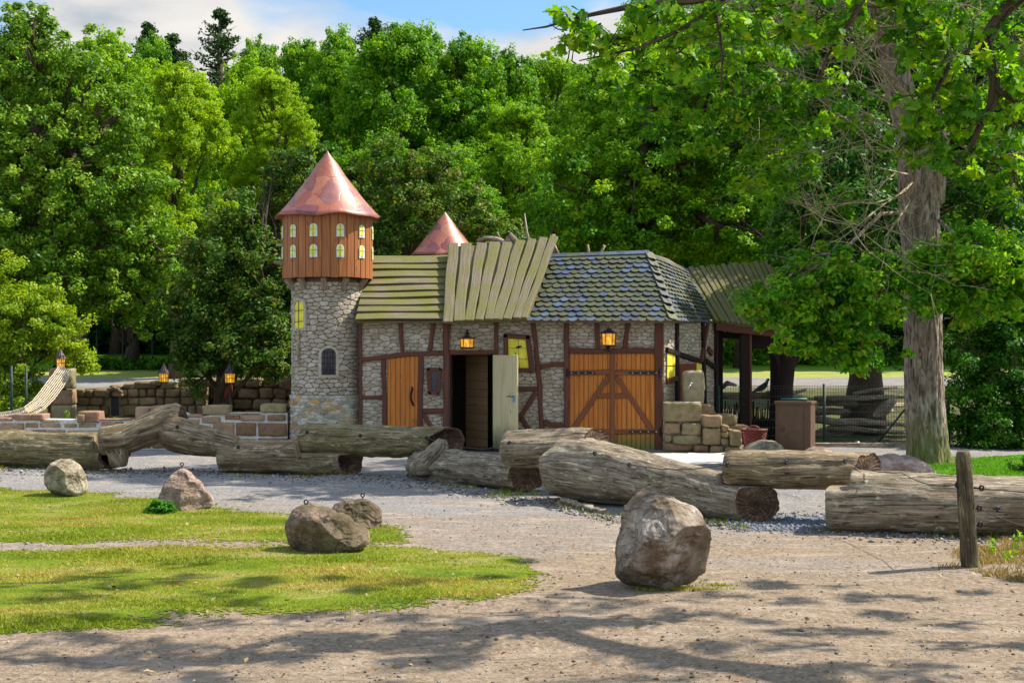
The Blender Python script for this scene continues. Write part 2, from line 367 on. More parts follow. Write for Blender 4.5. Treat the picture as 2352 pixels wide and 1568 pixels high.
M['slab'] = simple('concrete', (.52, .48, .42), .9, 0, .2, .2, 3)
M['bird'] = simple('bird_dark', (.04, .045, .05), .6); M['bird_head'] = simple('bird_grey', (.17, .19, .2), .6)
def glow():
    m, nt, b = newmat('lantern_glass'); ob = nt.coord(); n = nt.noise(ob, 14, 3)
    c = nt.ramp(n, [(.35, (.75, .23, .01)), (.55, (.95, .45, .03)), (.7, (1, .75, .2))])
    fin(nt, b, c, .3); nt.put(b.inputs['Emission Color'], c); b.inputs['Emission Strength'].default_value = .25; return m
M['glow'] = glow()
def copper():
    m, nt, b = newmat('patched_red_roof'); ob = nt.coord(); vec = nt.map(ob, (1, 1, .8))
    wv = nt.new('ShaderNodeVectorMath', operation='ADD'); nt.l.new(vec, wv.inputs[0])
    cn = nt.new('ShaderNodeTexNoise'); nt.l.new(ob, cn.inputs[0]); cn.inputs['Scale'].default_value = 3
    sc = nt.new('ShaderNodeVectorMath', operation='SCALE'); nt.l.new(cn.outputs[1], sc.inputs[0]); sc.inputs['Scale'].default_value = .18; nt.l.new(sc.outputs[0], wv.inputs[1])
    vc = nt.voro(wv.outputs[0], 3.2, 'F1', 'Color'); ed = nt.voro(wv.outputs[0], 3.2, 'DISTANCE_TO_EDGE')
    f = nt.sep(vc)[0]
    c = nt.ramp(f, [(0, (.28, .062, .04)), (.25, (.36, .115, .065)), (.5, (.16, .04, .042)), (.62, (.21, .08, .08)), (.8, (.38, .14, .075)), (1, (.31, .085, .055))])
    c = nt.mix(nt.ramp(nt.noise(ob, 6, 4), [(.5, 0), (.8, .2)]), c, (.5, .3, .26))
    c = nt.mix(nt.ramp(ed, [(0, .9), (.02, 0)]), c, (.07, .03, .02))
    st_ = nt.noise(nt.map(ob, (9, 9, .8)), 1, 5, .7); c = nt.mix(nt.ramp(st_, [(.5, 0), (.68, .35)]), c, (.12, .05, .035))
    fin(nt, b, c, .42, nt.bump(nt.math('ADD', nt.noise(ob, 4, 2), nt.math('MULTIPLY', nt.ramp(ed, [(0, 0), (.03, 1)]), .5)), .25, .02), .5, .12); return m
M['copper'] = copper()
def leafmat(name, lo, mid, hi, trans=.32, rough=.45, brown=0):
    m, nt, b = newmat(name); t = nt.attr('tint'); ob = nt.coord(); n = nt.noise(ob, .55, 3); oi = nt.new('ShaderNodeObjectInfo').outputs['Random']
    f = nt.math('ADD', nt.math('MULTIPLY', t, .62), nt.math('MULTIPLY', n, .55))
    f = nt.math('ADD', f, nt.math('MULTIPLY', nt.math('SUBTRACT', oi, .5), .12))
    stops = [(.12, lo), (.5, mid), (.86, hi)]
    c = nt.ramp(f, stops)
    if brown: c = nt.mix(nt.ramp(nt.math('ADD', t, 0), [(.93, 0), (.95, brown)]), c, (.30, .13, .05))
    fin(nt, b, c, rough+.08, None, .2)
    tr = nt.new('ShaderNodeBsdfTranslucent'); c2 = nt.mix(1, c, (1.5, 1.45, .5), 'MULTIPLY'); nt.l.new(c2, tr.inputs[0])
    ms = nt.new('ShaderNodeMixShader'); ms.inputs[0].default_value = trans; nt.l.new(b.outputs[0], ms.inputs[1]); nt.l.new(tr.outputs[0], ms.inputs[2])
    nt.l.new(ms.outputs[0], nt.n['Material Output'].inputs[0]); return m
M['lf_mid'] = leafmat('leaves_mid', (.020, .080, .003), (.090, .26, .005), (.28, .45, .008), .36)
M['lf_bright'] = leafmat('leaves_bright', (.05, .14, .004), (.16, .33, .005), (.34, .50, .008), .42)
M['lf_yellow'] = leafmat('leaves_yellow', (.10, .20, .004), (.21, .36, .006), (.38, .50, .010), .45)
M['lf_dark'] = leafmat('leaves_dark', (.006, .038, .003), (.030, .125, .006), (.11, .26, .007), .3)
M['lf_left'] = leafmat('leaves_left', (.016, .055, .003), (.080, .20, .006), (.25, .38, .03), .35, .4)
M['lf_shrub'] = leafmat('leaves_brownish', (.014, .045, .004), (.048, .125, .009), (.17, .25, .025), .33, .45, .5)
M['lf_oak'] = leafmat('leaves_oak', (.012, .070, .005), (.070, .245, .007), (.25, .46, .010), .45, .42, .55)
M['lf_near'] = leafmat('leaves_near_oak', (.016, .070, .003), (.085, .25, .005), (.27, .46, .008), .48, .45, .3)
M['lf_conifer'] = leafmat('leaves_conifer', (0.015, 0.045, 0.0108), (0.030, 0.080, 0.0180), (0.055, 0.120, 0.0180), .15)
M['lf_bush'] = leafmat('leaves_bush', (.055, .12, .003), (.14, .26, .006), (.34, .42, .015), .4)
M['lf_herb'] = leafmat('leaves_herb', (0.024, 0.120, 0.0060), (0.049, 0.200, 0.0072), (0.098, 0.280, 0.0120), .3)
M['blade'] = leafmat('grass_blades', (.10, .145, .006), (.22, .26, .010), (.46, .36, .09), .3, .5, .7)
M['blade_lush'] = leafmat('lush_blades', (0.049, 0.150, 0.0036), (0.098, 0.250, 0.0048), (0.146, 0.320, 0.0090), .3, .5)
def ground(name='ground_mix'):
    m, nt, b = newmat(name); g = nt.new('ShaderNodeNewGeometry').outputs['Position']; xyz = nt.sep(g)
    n1 = nt.noise(nt.map(g, (.35, 1, 1)), .9, 6, .6, .5); n2 = nt.noise(g, 22, 6, .75); n3 = nt.noise(nt.map(g, (.5, 1.6, 1)), 2.6, 5, .65)
    sand = nt.ramp(n2, [(.3, (.12, .080, .048)), (.5, (.235, .170, .108)), (.7, (.39, .30, .205))])
    grav = nt.ramp(n2, [(.3, (.115, .112, .108)), (.5, (.205, .202, .198)), (.7, (.35, .34, .325))])
    # grey gravel in the middle distance, beige sand near the viewer
    mr = nt.new('ShaderNodeMapRange'); nt.put(mr.inputs[0], nt.math('ADD', xyz[1], nt.math('MULTIPLY', nt.math('SUBTRACT', n1, .5), 13)))
    mr.inputs[1].default_value = 12.5; mr.inputs[2].default_value = 18.5; mr.inputs[3].default_value = 0.08; mr.inputs[4].default_value = .85
    c = nt.mix(mr.outputs[0], sand, grav)
    st = nt.ramp(n3, [(.52, 0), (.66, .6)]); c = nt.mix(st, c, (.40, .315, .235))
    dk = nt.ramp(nt.noise(nt.map(g, (.6, 1.3, 1), loc=(4, 7, 0)), 1.5, 7, .7), [(.56, 0), (.68, .4)]); c = nt.mix(dk, c, (.19, .14, .10))
    sp = nt.voro(g, 48); c = nt.mix(nt.ramp(sp, [(.10, .5), (.17, 0)]), c, nt.ramp(nt.noise(g, 9, 1), [(.4, (.10, .085, .075)), (.6, (.5, .46, .42))]))
    # beyond the house: worn earth, then meadow, then forest floor
    far = nt.new('ShaderNodeMapRange'); nt.put(far.inputs[0], nt.math('ADD', xyz[1], nt.math('MULTIPLY', nt.math('SUBTRACT', n1, .5), 1.2))); far.inputs[1].default_value = 50.6; far.inputs[2].default_value = 50.9
    mead = nt.ramp(nt.noise(nt.map(g, (.2, 1, 1)), 1.3, 6, .7), [(.3, (.16, .24, .03)), (.55, (.28, .30, .07)), (.75, (.38, .34, .13))])
    gr = nt.new('ShaderNodeMapRange'); nt.put(gr.inputs[0], xyz[1]); gr.inputs[1].default_value = 56; gr.inputs[2].default_value = 57.5
    mead = nt.mix(gr.outputs[0], mead, (.12, .30, .012))
    so = nt.new('ShaderNodeMapRange'); nt.put(so.inputs[0], xyz[1]); so.inputs[1].default_value = 28.2; so.inputs[2].default_value = 28.8
    so2 = nt.new('ShaderNodeMapRange'); nt.put(so2.inputs[0], xyz[1]); so2.inputs[1].default_value = 45; so2.inputs[2].default_value = 47; so2.inputs[3].default_value = 1; so2.inputs[4].default_value = 0
    c = nt.mix(nt.math('MULTIPLY', so.outputs[0], so2.outputs[0]), c, nt.ramp(nt.noise(g, 1.5, 5), [(.4, (.07, .05, .035)), (.6, (.10, .12, .03))]))
    c = nt.mix(far.outputs[0], c, mead)
    ff = nt.new('ShaderNodeMapRange'); nt.put(ff.inputs[0], xyz[1]); ff.inputs[1].default_value = 64; ff.inputs[2].default_value = 66
    c = nt.mix(ff.outputs[0], c, (.03, .045, .015))
    h = nt.math('ADD', n2, nt.math('MULTIPLY', nt.noise(g, 4, 5, .6), 1.5))
    fin(nt, b, c, .95, nt.bump(h, .9, .03), .15); return m
M['ground'] = ground()
def lawnmat(name, a, bb, d):
    m, nt, b = newmat(name); g = nt.new('ShaderNodeNewGeometry').outputs['Position']
    n = nt.noise(nt.map(g, (.5, 1, 1)), 1.6, 7, .7); n2 = nt.noise(g, 45, 3, .7)
    c = nt.ramp(n, [(.3, a), (.5, bb), (.68, d)]); c = nt.mix(1, c, nt.ramp(n2, [(.3, .55), (.65, 1.25)]), 'MULTIPLY')
    fin(nt, b, c, .95, nt.bump(n2, 1, .03), .1); return m
M['lawn'] = lawnmat('lawn', (.06, .12, .008), (.16, .205, .012), (.33, .26, .10))
M['lawn_lush'] = lawnmat('lush_lawn', (.05, .17, .008), (.09, .26, .01), (.13, .3, .02))

# ---------------------------------------------------------------- foliage
def leaf_arrays(C, Nn, size, tint, rng, shape='quad'):
    n = len(C); Nn = Nn/np.maximum(np.linalg.norm(Nn, axis=1, keepdims=True), 1e-6)
    r = rng.normal(size=(n, 3)); t = r-Nn*np.sum(r*Nn, 1, keepdims=True); t /= np.maximum(np.linalg.norm(t, axis=1, keepdims=True), 1e-6)
    b = np.cross(Nn, t); s = size[:, None]
    if shape == 'quad': prof = [(-.5, 0, 0), (-.02, .30, .10), (.5, 0, -.03), (-.02, -.30, .10)]
    else: prof = [(-.55, .02, 0), (-.40, .17, .05), (-.27, .11, .02), (-.12, .30, .10), (.02, .16, .03), (.20, .33, .10), (.28, .15, .02), (.50, .14, 0),
                  (.50, -.12, 0), (.28, -.15, .02), (.20, -.33, .10), (.02, -.16, .03), (-.12, -.30, .10), (-.27, -.11, .02), (-.40, -.17, .05)]
    k = len(prof); V = np.empty((n, k, 3))
    for i, (a, c, d) in enumerate(prof): V[:, i] = C+t*s*a+b*s*c+Nn*s*d
    return V.reshape(-1, 3), np.arange(n*k).reshape(n, k), tint
def crown_points(lobes, leaf, cov, clump, rng, flat=.75, droop=0, up=.45):
    """lobes: (centre, (rx,ry,rz)); returns leaf centres, normals, sizes, tints"""
    Cs = []; Ns = []; Ts = []; Ss = []
    for c, r in lobes:
        c = np.array(c); r = np.array(r, float); rm = r.mean(); area = 4*math.pi*rm*rm
        n = int(cov*area/(leaf*leaf*.30)); K = max(12, int(2.6*clump*clump*math.pi/(leaf*leaf*.30)*.5)); ns = max(4, n//K)
        d = rng.normal(size=(ns, 3)); d /= np.linalg.norm(d, axis=1, keepdims=True)
        rad = rng.uniform(.25, 1, ns)**.45*(1+.22*rng.normal(size=ns)); sc = c+d*r*rad[:, None]
        cs = clump*rng.uniform(.55, 1.35, ns); sid = np.repeat(np.arange(ns), K)
        off = rng.normal(size=(len(sid), 3)); off /= np.linalg.norm(off, axis=1, keepdims=True); off *= rng.uniform(0, 1, (len(sid), 1))**.4
        P = sc[sid]+off*cs[sid][:, None]*np.array([1, 1, flat])
        if droop: P[:, 2] -= droop*np.sum(((P-sc[sid])[:, :2])**2, 1)/np.maximum(cs[sid], .01)
        N = off*.55+d[sid]*.35+rng.normal(size=P.shape)*.5; N[:, 2] += up
        Cs.append(P); Ns.append(N); Ss.append(leaf*rng.uniform(.7, 1.3, len(sid)))
        Ts.append(np.clip(rng.normal(.47, .25, len(sid))+rng.normal(0, .17, ns)[sid], 0, 1))
    return np.concatenate(Cs), np.concatenate(Ns), np.concatenate(Ss), np.concatenate(Ts)
def limb_path(a, b, rng, k=6, wob=.12, sag=.15):
    a = np.array(a, float); b = np.array(b, float); L = np.linalg.norm(b-a); pts = []
    o1 = rng.normal(size=3)*L*wob; o2 = rng.normal(size=3)*L*wob*.6
    for i in range(k+1):
        t = i/k; p = a*(1-t)+b*t+o1*math.sin(math.pi*t)+o2*math.sin(2*math.pi*t); p[2] += sag*L*math.sin(math.pi*t); pts.append(p)
    return pts
def tree(name, base, label, cat, lobes, leaf=.1, cov=1.2, clump=.45, mat='lf_mid', seed=1, trunk_r=.3, top=None, shape='quad', group=None,
         limbs=True, bark='branch', sub=4, trunk=True, flat=.75, droop=0, twigs=0, fork=.35):
    rng = np.random.default_rng(seed); base = Vector(base); root = thing(name, base, label, cat, group)
    LB = [(c, r) for c, r in lobes]
    zc = np.mean([c[2] for c, r in LB]); top = top or zc; tp = None
    if trunk:
        mb = MB(); cx = np.mean([c[0] for c, r in LB]); cy = np.mean([c[1] for c, r in LB]); H = top-base.z
        tipx = base.x+(cx-base.x)*.5; tipy = base.y+(cy-base.y)*.5
        path = [Vector((base.x+(tipx-base.x)*t**1.6+rng.normal()*.05*trunk_r*3*(t > 0), base.y+(tipy-base.y)*t**1.6, base.z-.1+(H+.1)*t)) for t in np.linspace(0, 1, 9)]
        rad = [trunk_r*(1.45 if i == 0 else 1.12 if i == 1 else 1-.6*i/8) for i in range(9)]
        mb.tube(path, rad, 14, rough=.05)
        if limbs:
            for c, r in LB:
                f = fork+(1-fork)*rng.uniform(0, .9); q = path[min(8, int(f*8))]
                lp = limb_path(q, c, rng, 6, .07, .06); r0 = trunk_r*.38
                mb.tube(lp, [r0*(1-.75*i/6) for i in range(7)], 7)
                for _ in range(sub):
                    d = rng.normal(size=3); d /= np.linalg.norm(d); e = np.array(c)+d*np.array(r)*.78
                    st = lp[rng.integers(3, 7)]; sp = limb_path(st, e, rng, 5, .1, .1); mb.tube(sp, [r0*.3*(1-.8*i/5)+.006 for i in range(6)], 5)
        mb.build('trunk', M[bark], root, smooth=True)
    P, N, Sz, T = crown_points(LB, leaf, cov, clump, rng, flat, droop)
    V, F, T = leaf_arrays(P, N, Sz, T, rng, shape)
    fast_mesh('crown', V, F, M[mat], root, T)
    return root
def auto_lobes(cx, cy, z0, z1, rx, ry, n, rng, lr=.42):
    """lobes filling an egg-shaped crown"""
    L = []; zc = (z0+z1)/2; rz = (z1-z0)/2
    for i in range(n):
        u = rng.uniform(-1, 1) if i else .8; a = i*2.399+rng.uniform(-.3, .3); q = math.sqrt(max(0, 1-u*u)); k = 1-lr
        r = rx*lr*rng.uniform(.75, 1.2); prof = 1-.22*max(u, 0)
        L.append(((cx+math.cos(a)*q*rx*k*prof, cy+math.sin(a)*q*ry*k*prof, zc+u*(rz-r*.8)), (r, r, r*.85)))
    L.append(((cx, cy, zc), (rx*.5, ry*.5, rz*.55)))
    return L
# ---------------------------------------------------------------- ground
random.seed(7)
def sheet(name, mat, xs, ys, zoff, mask=None, label=None):
    X, Y = np.meshgrid(xs, ys); P = np.stack([X.ravel(), Y.ravel(), np.interp(Y.ravel(), [0, 34, 50, 56, 60, 64, 80, 150, 400], [0, 0, .78, .97, 1.12, 1.41, 2.4, 7, 12])], 1)
    bumps = fbm(P*np.array([.5, .9, 1]), 3, 5)*.03+fbm(P*np.array([1.6, 3.2, 1]), 3, 9)*.016; fade = np.clip((P[:, 1]-4)/2, 0, 1)
    P[:, 2] += bumps*fade+zoff
    nx = len(xs); i = np.arange((len(ys)-1)*nx).reshape(len(ys)-1, nx)[:, :-1].ravel(); F = np.stack([i, i+1, i+nx+1, i+nx], 1)
    if mask is not None:
        c = P[F].mean(1); keep = mask(c[:, 0], c[:, 1]); F = F[keep]
        u, inv = np.unique(F, return_inverse=True); P = P[u]; F = inv.reshape(F.shape)
    o = fast_mesh(name, P, F, mat, smooth=True); o['kind'] = 'structure'; return o
xs = np.concatenate([np.linspace(-400, -40, 10)[:-1], np.linspace(-40, -10, 40)[:-1], np.linspace(-10, 10, 260), np.linspace(10, 40, 40)[1:], np.linspace(40, 400, 10)[1:]])
ys = np.concatenate([np.linspace(-60, 4, 9)[:-1], np.geomspace(4, 40, 330), np.linspace(40, 80, 60)[1:], np.linspace(80, 600, 16)[1:]])
sheet('ground', M['ground'], xs, ys, 0)
def inpoly(x, y, poly):
    r = np.zeros(x.shape, bool); n = len(poly)
    for i in range(n):
        x0, y0 = poly[i]; x1, y1 = poly[i-1]
        c = ((y0 > y) != (y1 > y)) & (x < (x1-x0)*(y-y0)/((y1-y0) if y1 != y0 else 1e-9)+x0); r ^= c
    return r
def gpoly(pts): return [tuple(G(a, b)[:2]) for a, b in pts]
lawn_lo = gpoly([(-400, 1462), (0, 1451), (200, 1440), (420, 1417), (640, 1402), (820, 1403), (1000, 1388), (1120, 1376), (1190, 1358), (1250, 1338), (1200, 1303), (1120, 1277), (960, 1262), (700, 1257), (300, 1260), (0, 1260), (-400, 1262)])
lawn_up = gpoly([(-400, 1241), (0, 1241), (300, 1240), (640, 1247), (880, 1252), (965, 1248), (940, 1232), (880, 1212), (760, 1195), (650, 1187), (500, 1163), (360, 1147), (200, 1128), (0, 1122), (-400, 1118)])
patch = gpoly([(1310, 1338), (1420, 1330), (1660, 1338), (1680, 1350), (1500, 1362), (1330, 1362)])
lush = gpoly([(2080, 1095), (2100, 1062), (2150, 1046), (2700, 1044), (2700, 1093)])
def warp(x, y, f=1.1, a=.22):
    P = np.stack([x*f, y*f, x*0], 1); return x+fbm(P, 5, 31, .65)*a, y+fbm(P+9, 5, 47, .65)*a*.8
def m_lawn(x, y): u, v = warp(x, y, 1.5, .2); q = np.random.default_rng(len(x)); u = u+q.normal(0, .045, u.shape); v = v+q.normal(0, .10, u.shape); return (inpoly(u, v, lawn_lo) | inpoly(u, v, lawn_up))
def m_patch(x, y): u, v = warp(x, y, 3, .25); return inpoly(u, v, patch)
def m_lush(x, y): u, v = warp(x, y); return inpoly(u, v, lush)
sheet('lawn', M['lawn'], np.arange(-9.5, 1.2, .03), np.arange(9.2, 20.6, .03), .006, m_lawn)
sheet('lush_lawn', M['lawn_lush'], np.arange(5.6, 14, .08), np.arange(20.5, 27, .08), .006, m_lush)
sl_poly = gpoly([(1400, 1072), (1420, 1046), (1720, 1040), (1740, 1068)])
sheet('concrete_path', M['slab'], np.arange(1.6, 5, .08), np.arange(23, 26.5, .08), .02, lambda x, y: inpoly(x, y, sl_poly))
def blades(name, n, x0, x1, y0, y1, mask, mat, h, dens_noise=True, label=None, seed=3, keep=1):
    rng = np.random.default_rng(seed); x = rng.uniform(x0, x1, n); y = y0*(y1/y0)**rng.uniform(0, 1, n)
    k = mask(x, y)
    if dens_noise: k &= (fbm(np.stack([x*1.2, y*2.6, x*0], 1), 4, 77) > rng.uniform(-.95, .45, n)*keep)
    x = x[k]; y = y[k]; m = len(x); P = np.stack([x, y, x*0], 1)
    z = fbm(P*np.array([.5, .9, 1])*1., 3, 5)*.03+fbm(P*np.array([1.6, 3.2, 1]), 3, 9)*.016+np.interp(y, [0, 34, 50], [0, 0, .78])
    hh = h*rng.uniform(.4, 1.2, m)*(1+.5*fbm(P*1.3, 2, 5)); a = rng.uniform(0, 2*math.pi, m); wd = rng.uniform(.004, .009, m)
    ln = rng.normal(size=(m, 2))*hh[:, None]*.5; V = np.empty((m, 3, 3))
    V[:, 0] = np.stack([x-np.cos(a)*wd, y-np.sin(a)*wd, z], 1); V[:, 1] = np.stack([x+np.cos(a)*wd, y+np.sin(a)*wd, z], 1)
    V[:, 2] = np.stack([x+ln[:, 0], y+ln[:, 1], z+hh], 1)
    t = np.clip(rng.normal(.42, .2, m)+.6*fbm(np.stack([x*.8, y*2.2, x*0], 1), 3, 15), 0, 1)
    o = fast_mesh(name, V.reshape(-1, 3), np.arange(m*3).reshape(m, 3), mat, tint=t)
    tag(o, label, 'grass', kind='stuff'); return o
blades('grass', 420000, -9.5, 1.2, 9.2, 20.6, m_lawn, M['blade'], .025, label='short yellow green grass of the worn lawn in front')
blades('grass', 26000, 1.0, 3.2, 11.2, 12.6, m_patch, M['blade'], .03, label='thin grass patch around the foot of the largest boulder', keep=.4)
blades('grass', 90000, 5.6, 14, 20.5, 27, m_lush, M['blade_lush'], .05, False, label='lush bright green grass beside the oak trunk')
def m_foot(x, y):
    px = 1176+x*FX/y; py = HY+FX*CZ/y; ln = np.interp(px, [-100, 250, 520, 760, 960, 1100, 1240, 1300, 1400, 1560, 1700, 1900, 2420], [1080, 1082, 1090, 1096, 1108, 1128, 1140, 1160, 1188, 1195, 1210, 1218, 1242])
    return (np.abs(py-ln) < 9) & (fbm(np.stack([x*1.3, y*1.3, x*0], 1), 3, 123) > .28)
blades('grass_tufts', 60000, -10, 6.5, 14, 24, m_foot, M['blade'], .07, False, label='sparse green tufts growing along the foot of the log barrier')
# dry weeds by the post
def m_weed(x, y): u, v = warp(x, y, 3, .3); return inpoly(u, v, gpoly([(2180, 1300), (2260, 1262), (2420, 1245), (2420, 1330), (2260, 1322)]))
blades('dry_grass', 30000, 3.6, 6, 11.6, 14.6, m_weed, leafmat('dry_blades', (.16, .14, .03), (.30, .20, .07), (.36, .27, .12), .2), .06, label='dry straw coloured grass around the leaning fence post')
def pebbles(name, x, y, size, mat, seed, label, cat='stones', tint=None):
    rng = np.random.default_rng(seed); n = len(x); P = np.stack([x, y, x*0], 1)
    z = fbm(P*np.array([.5, .9, 1]), 3, 5)*.03+fbm(P*np.array([1.6, 3.2, 1]), 3, 9)*.016
    O = np.array([(1,0,0), (-1,0,0), (0,1,0), (0,-1,0), (0,0,.7), (0,0,-.7)], float); T = [(0,2,4), (2,1,4), (1,3,4), (3,0,4), (2,0,5), (1,2,5), (3,1,5), (0,3,5)]
    V = np.tile(O, (n, 1, 1))*size[:, None, None]*(1+.35*rng.normal(size=(n, 6, 1))); a = rng.uniform(0, 6.28, n); c, s = np.cos(a)[:, None], np.sin(a)[:, None]
    Vx = V[..., 0]*c-V[..., 1]*s; Vy = V[..., 0]*s+V[..., 1]*c; V = np.stack([Vx+x[:, None], Vy+y[:, None], V[..., 2]+z[:, None]+size[:, None]*.25], 2)
    F = (np.arange(n)[:, None, None]*6+np.array(T)[None]).reshape(-1, 3)
    o = fast_mesh(name, V.reshape(-1, 3), F, mat, tint=np.repeat(rng.uniform(0, 1, n) if tint is None else tint, 8)); tag(o, label, cat, kind='stuff'); return o
def pebmat():
    m, nt, b = newmat('pebble'); t = nt.attr('tint'); fin(nt, b, nt.ramp(t, [(0, (.05, .04, .035)), (.4, (.13, .105, .085)), (.75, (.21, .185, .165)), (1, (.36, .34, .32))]), .85); return m
M['pebble'] = pebmat()
rng = np.random.default_rng(11)
n = 9000; yy = 8.2*(21/8.2)**rng.uniform(0, 1, n); xx = rng.uniform(-.42, .42, n)*yy
sz = rng.gamma(1.4, .0026, n)+.002; k = ~m_lawn(xx, yy) | (rng.uniform(0, 1, n) < .12)
pebbles('loose_gravel', xx[k], yy[k], sz[k], M['pebble'], 2, 'loose pebbles and grit strewn over the sandy gravel')
# wood chips / fallen leaves
n = 900; yy = 8.2*(19/8.2)**rng.uniform(0, 1, n); xx = rng.uniform(-.42, .42, n)*yy; C = np.stack([xx, yy, xx*0+.03], 1); Nn = rng.normal(size=(n, 3))*.35; Nn[:, 2] += 1
V, F, T = leaf_arrays(C, Nn, rng.uniform(.02, .06, n), rng.uniform(0, 1, n), rng)
tag(fast_mesh('leaf_litter', V, F, leafmat('litter', (.07, .035, .015), (.20, .10, .04), (.42, .33, .18), .1), tint=T), 'dry fallen leaves and wood chips scattered over gravel and lawn', 'leaf litter', kind='stuff')

# ---------------------------------------------------------------- stone cladding built stone by stone
def clip(poly, nx, ny, d):
    out = []; k = len(poly)
    for i in range(k):
        p, q = poly[i], poly[(i+1) % k]; a = p[0]*nx+p[1]*ny-d; b = q[0]*nx+q[1]*ny-d
        if a <= 0: out.append(p)
        if (a < 0 < b) or (b < 0 < a): t = a/(a-b); out.append((p[0]+(q[0]-p[0])*t, p[1]+(q[1]-p[1])*t))
    return out
def cells(u0, u1, v0, v1, cw, ch, seed, jit=.42):
    rg = random.Random(seed); k = cw/ch; seeds = []; nv = max(1, round((v1-v0)/ch)); nu = max(1, round((u1-u0)/cw))
    for r in range(-1, nv+1):
        for c in range(-1, nu+1):
            if rg.random() < .13: continue
            seeds.append((u0+(c+.5+(.5 if r % 2 else 0)+rg.uniform(-jit, jit))*(u1-u0)/nu, v0+(r+.5+rg.uniform(-jit, jit)*.8)*(v1-v0)/nv))
    grid = {}
    for s in seeds: grid.setdefault((int(math.floor(s[0]/cw)), int(math.floor(s[1]/ch))), []).append(s)
    res = []
    for s in seeds:
        if not (u0-cw < s[0] < u1+cw and v0-ch < s[1] < v1+ch): continue
        poly = [(u0, v0), (u1, v0), (u1, v1), (u0, v1)]; gi, gj = int(math.floor(s[0]/cw)), int(math.floor(s[1]/ch))
        for di in range(-3, 4):
            for dj in range(-3, 4):
                for q in grid.get((gi+di, gj+dj), ()):
                    if q is s: continue
                    # bisector in a space where v is stretched by k
                    nx, ny = q[0]-s[0], (q[1]-s[1])*k*k; d = (q[0]**2-s[0]**2+(q[1]**2-s[1]**2)*k*k)/2
                    poly = clip(poly, nx, ny, d)
                    if len(poly) < 3: break
                if len(poly) < 3: break
            if len(poly) < 3: break
        if len(poly) >= 3: res.append(poly)
    return res
def stones(mb, cs, mapf, gap=.007, hgt=.022, seed=0):
    rg = random.Random(seed)
    for poly in cs:
        k = len(poly); cx = sum(p[0] for p in poly)/k; cy = sum(p[1] for p in poly)/k
        q = poly
        for i in range(k):
            a, b = poly[i], poly[(i+1) % k]; ex, ey = b[0]-a[0], b[1]-a[1]; L = math.hypot(ex, ey)
            if L < 1e-6: continue
            nx, ny = ey/L, -ex/L
            if nx*(cx-a[0])+ny*(cy-a[1]) > 0: nx, ny = -nx, -ny
            q = clip(q, nx, ny, nx*a[0]+ny*a[1]-gap)
            if len(q) < 3: break
        if len(q) < 3: continue
        ar = abs(sum(q[i][0]*q[(i+1) % len(q)][1]-q[(i+1) % len(q)][0]*q[i][1] for i in range(len(q))))/2
        if ar < 2e-4: continue
        c1 = []
        for i in range(len(q)):
            a, b = q[i], q[(i+1) % len(q)]; c1 += [(a[0]*.82+b[0]*.18, a[1]*.82+b[1]*.18), (a[0]*.18+b[0]*.82, a[1]*.18+b[1]*.82)]
        m = len(c1); h = hgt*rg.uniform(.6, 1.25); g = .012; V = []; sx = rg.uniform(-.02, .02); sy = rg.uniform(-.05, .05)
        for f, hh in ((0, 0), (0, h*.55), (1, h*.92)):
            for p in c1:
                dx, dy = cx-p[0], cy-p[1]; L = max(math.hypot(dx, dy), 1e-6); t = min(g*f/L, .5)
                u, v = p[0]+dx*t, p[1]+dy*t; V.append(mapf(u, v, hh+(sx*(u-cx)+sy*(v-cy))*f))
        V.append(mapf(cx, cy, h*1.0)); F = []
        for r in range(2):
            for i in range(m): F.append((r*m+i, r*m+(i+1) % m, (r+1)*m+(i+1) % m, (r+1)*m+i))
        for i in range(m): F.append((2*m+i, 2*m+(i+1) % m, 3*m))
        mb.add(V, F, rg.random())

# ---------------------------------------------------------------- the half-timbered stable
YF = 26.7; KF = YF/FX
def F_(px, py, y=YF): return W(px, py, YF) if y == YF else Vector(((px-1176)*KF, y, CZ+(HY-py)*KF))
def X_(px): return (px-1176)*KF
def Z_(py): return CZ+(HY-py)*KF
stable = thing('stable', (0, YF, 0), 'half timbered grey stone stable with mossy plank and slate roofs and orange wooden doors', 'building')
xl, xr = X_(829), X_(1524); zt = 2.50; dl, dr = X_(1034), X_(1137); dz = Z_(814)
P0 = Vector((xr, YF, 0)); P1 = Vector((4.17, 29.0, 0)); SD = (P1-P0); SL = SD.length; SD = SD/SL; SN = Vector((SD.y, -SD.x, 0))
mb = MB(); th_ = .12
mb.box(xl, dl, YF, YF+th_, 0, zt); mb.box(dl, dr, YF, YF+th_, dz, zt); mb.box(dr, xr, YF, YF+th_, 0, zt)
mb.prism([P0, P1, P1+Vector((0, 0, zt)), P0+Vector((0, 0, zt))], -SN*th_)
mb.box(xl, 3.3, 29.7, 29.8, 0, zt+.9); mb.prism([(xl, YF+th_, 0), (xl, 29.7, 0), (xl, 29.7, 3.3), (xl, 28.2, 3.6), (xl, YF+th_, zt)], (.1, 0, 0))
wall = mb.build('wall', M['joint'], stable)
front = lambda u, v, h: (u, YF-.002-h, v)
side = lambda u, v, h: tuple(P0+SD*u+SN*(h+.002)+Vector((0, 0, v)))
mb = MB()
for i, (a, b, c, d) in enumerate([(xl, dl, 0, zt), (dl, dr, dz, zt), (dr, xr, 0, zt)]): stones(mb, cells(a, b, c, d, .165, .070, 40+i, .36), front, gap=.0035, hgt=.016, seed=i)
stones(mb, cells(0, SL, 0, zt, .165, .07, 77), side, gap=.0035, hgt=.016, seed=9)
mb.build('stone_cladding', M['stone'], wall, smooth=False)
fl = MB(); fl.box(xl+.1, 3.9, YF+.0, 29.6, -.05, .02); fl.build('floor', M['timber_dark'], stable)
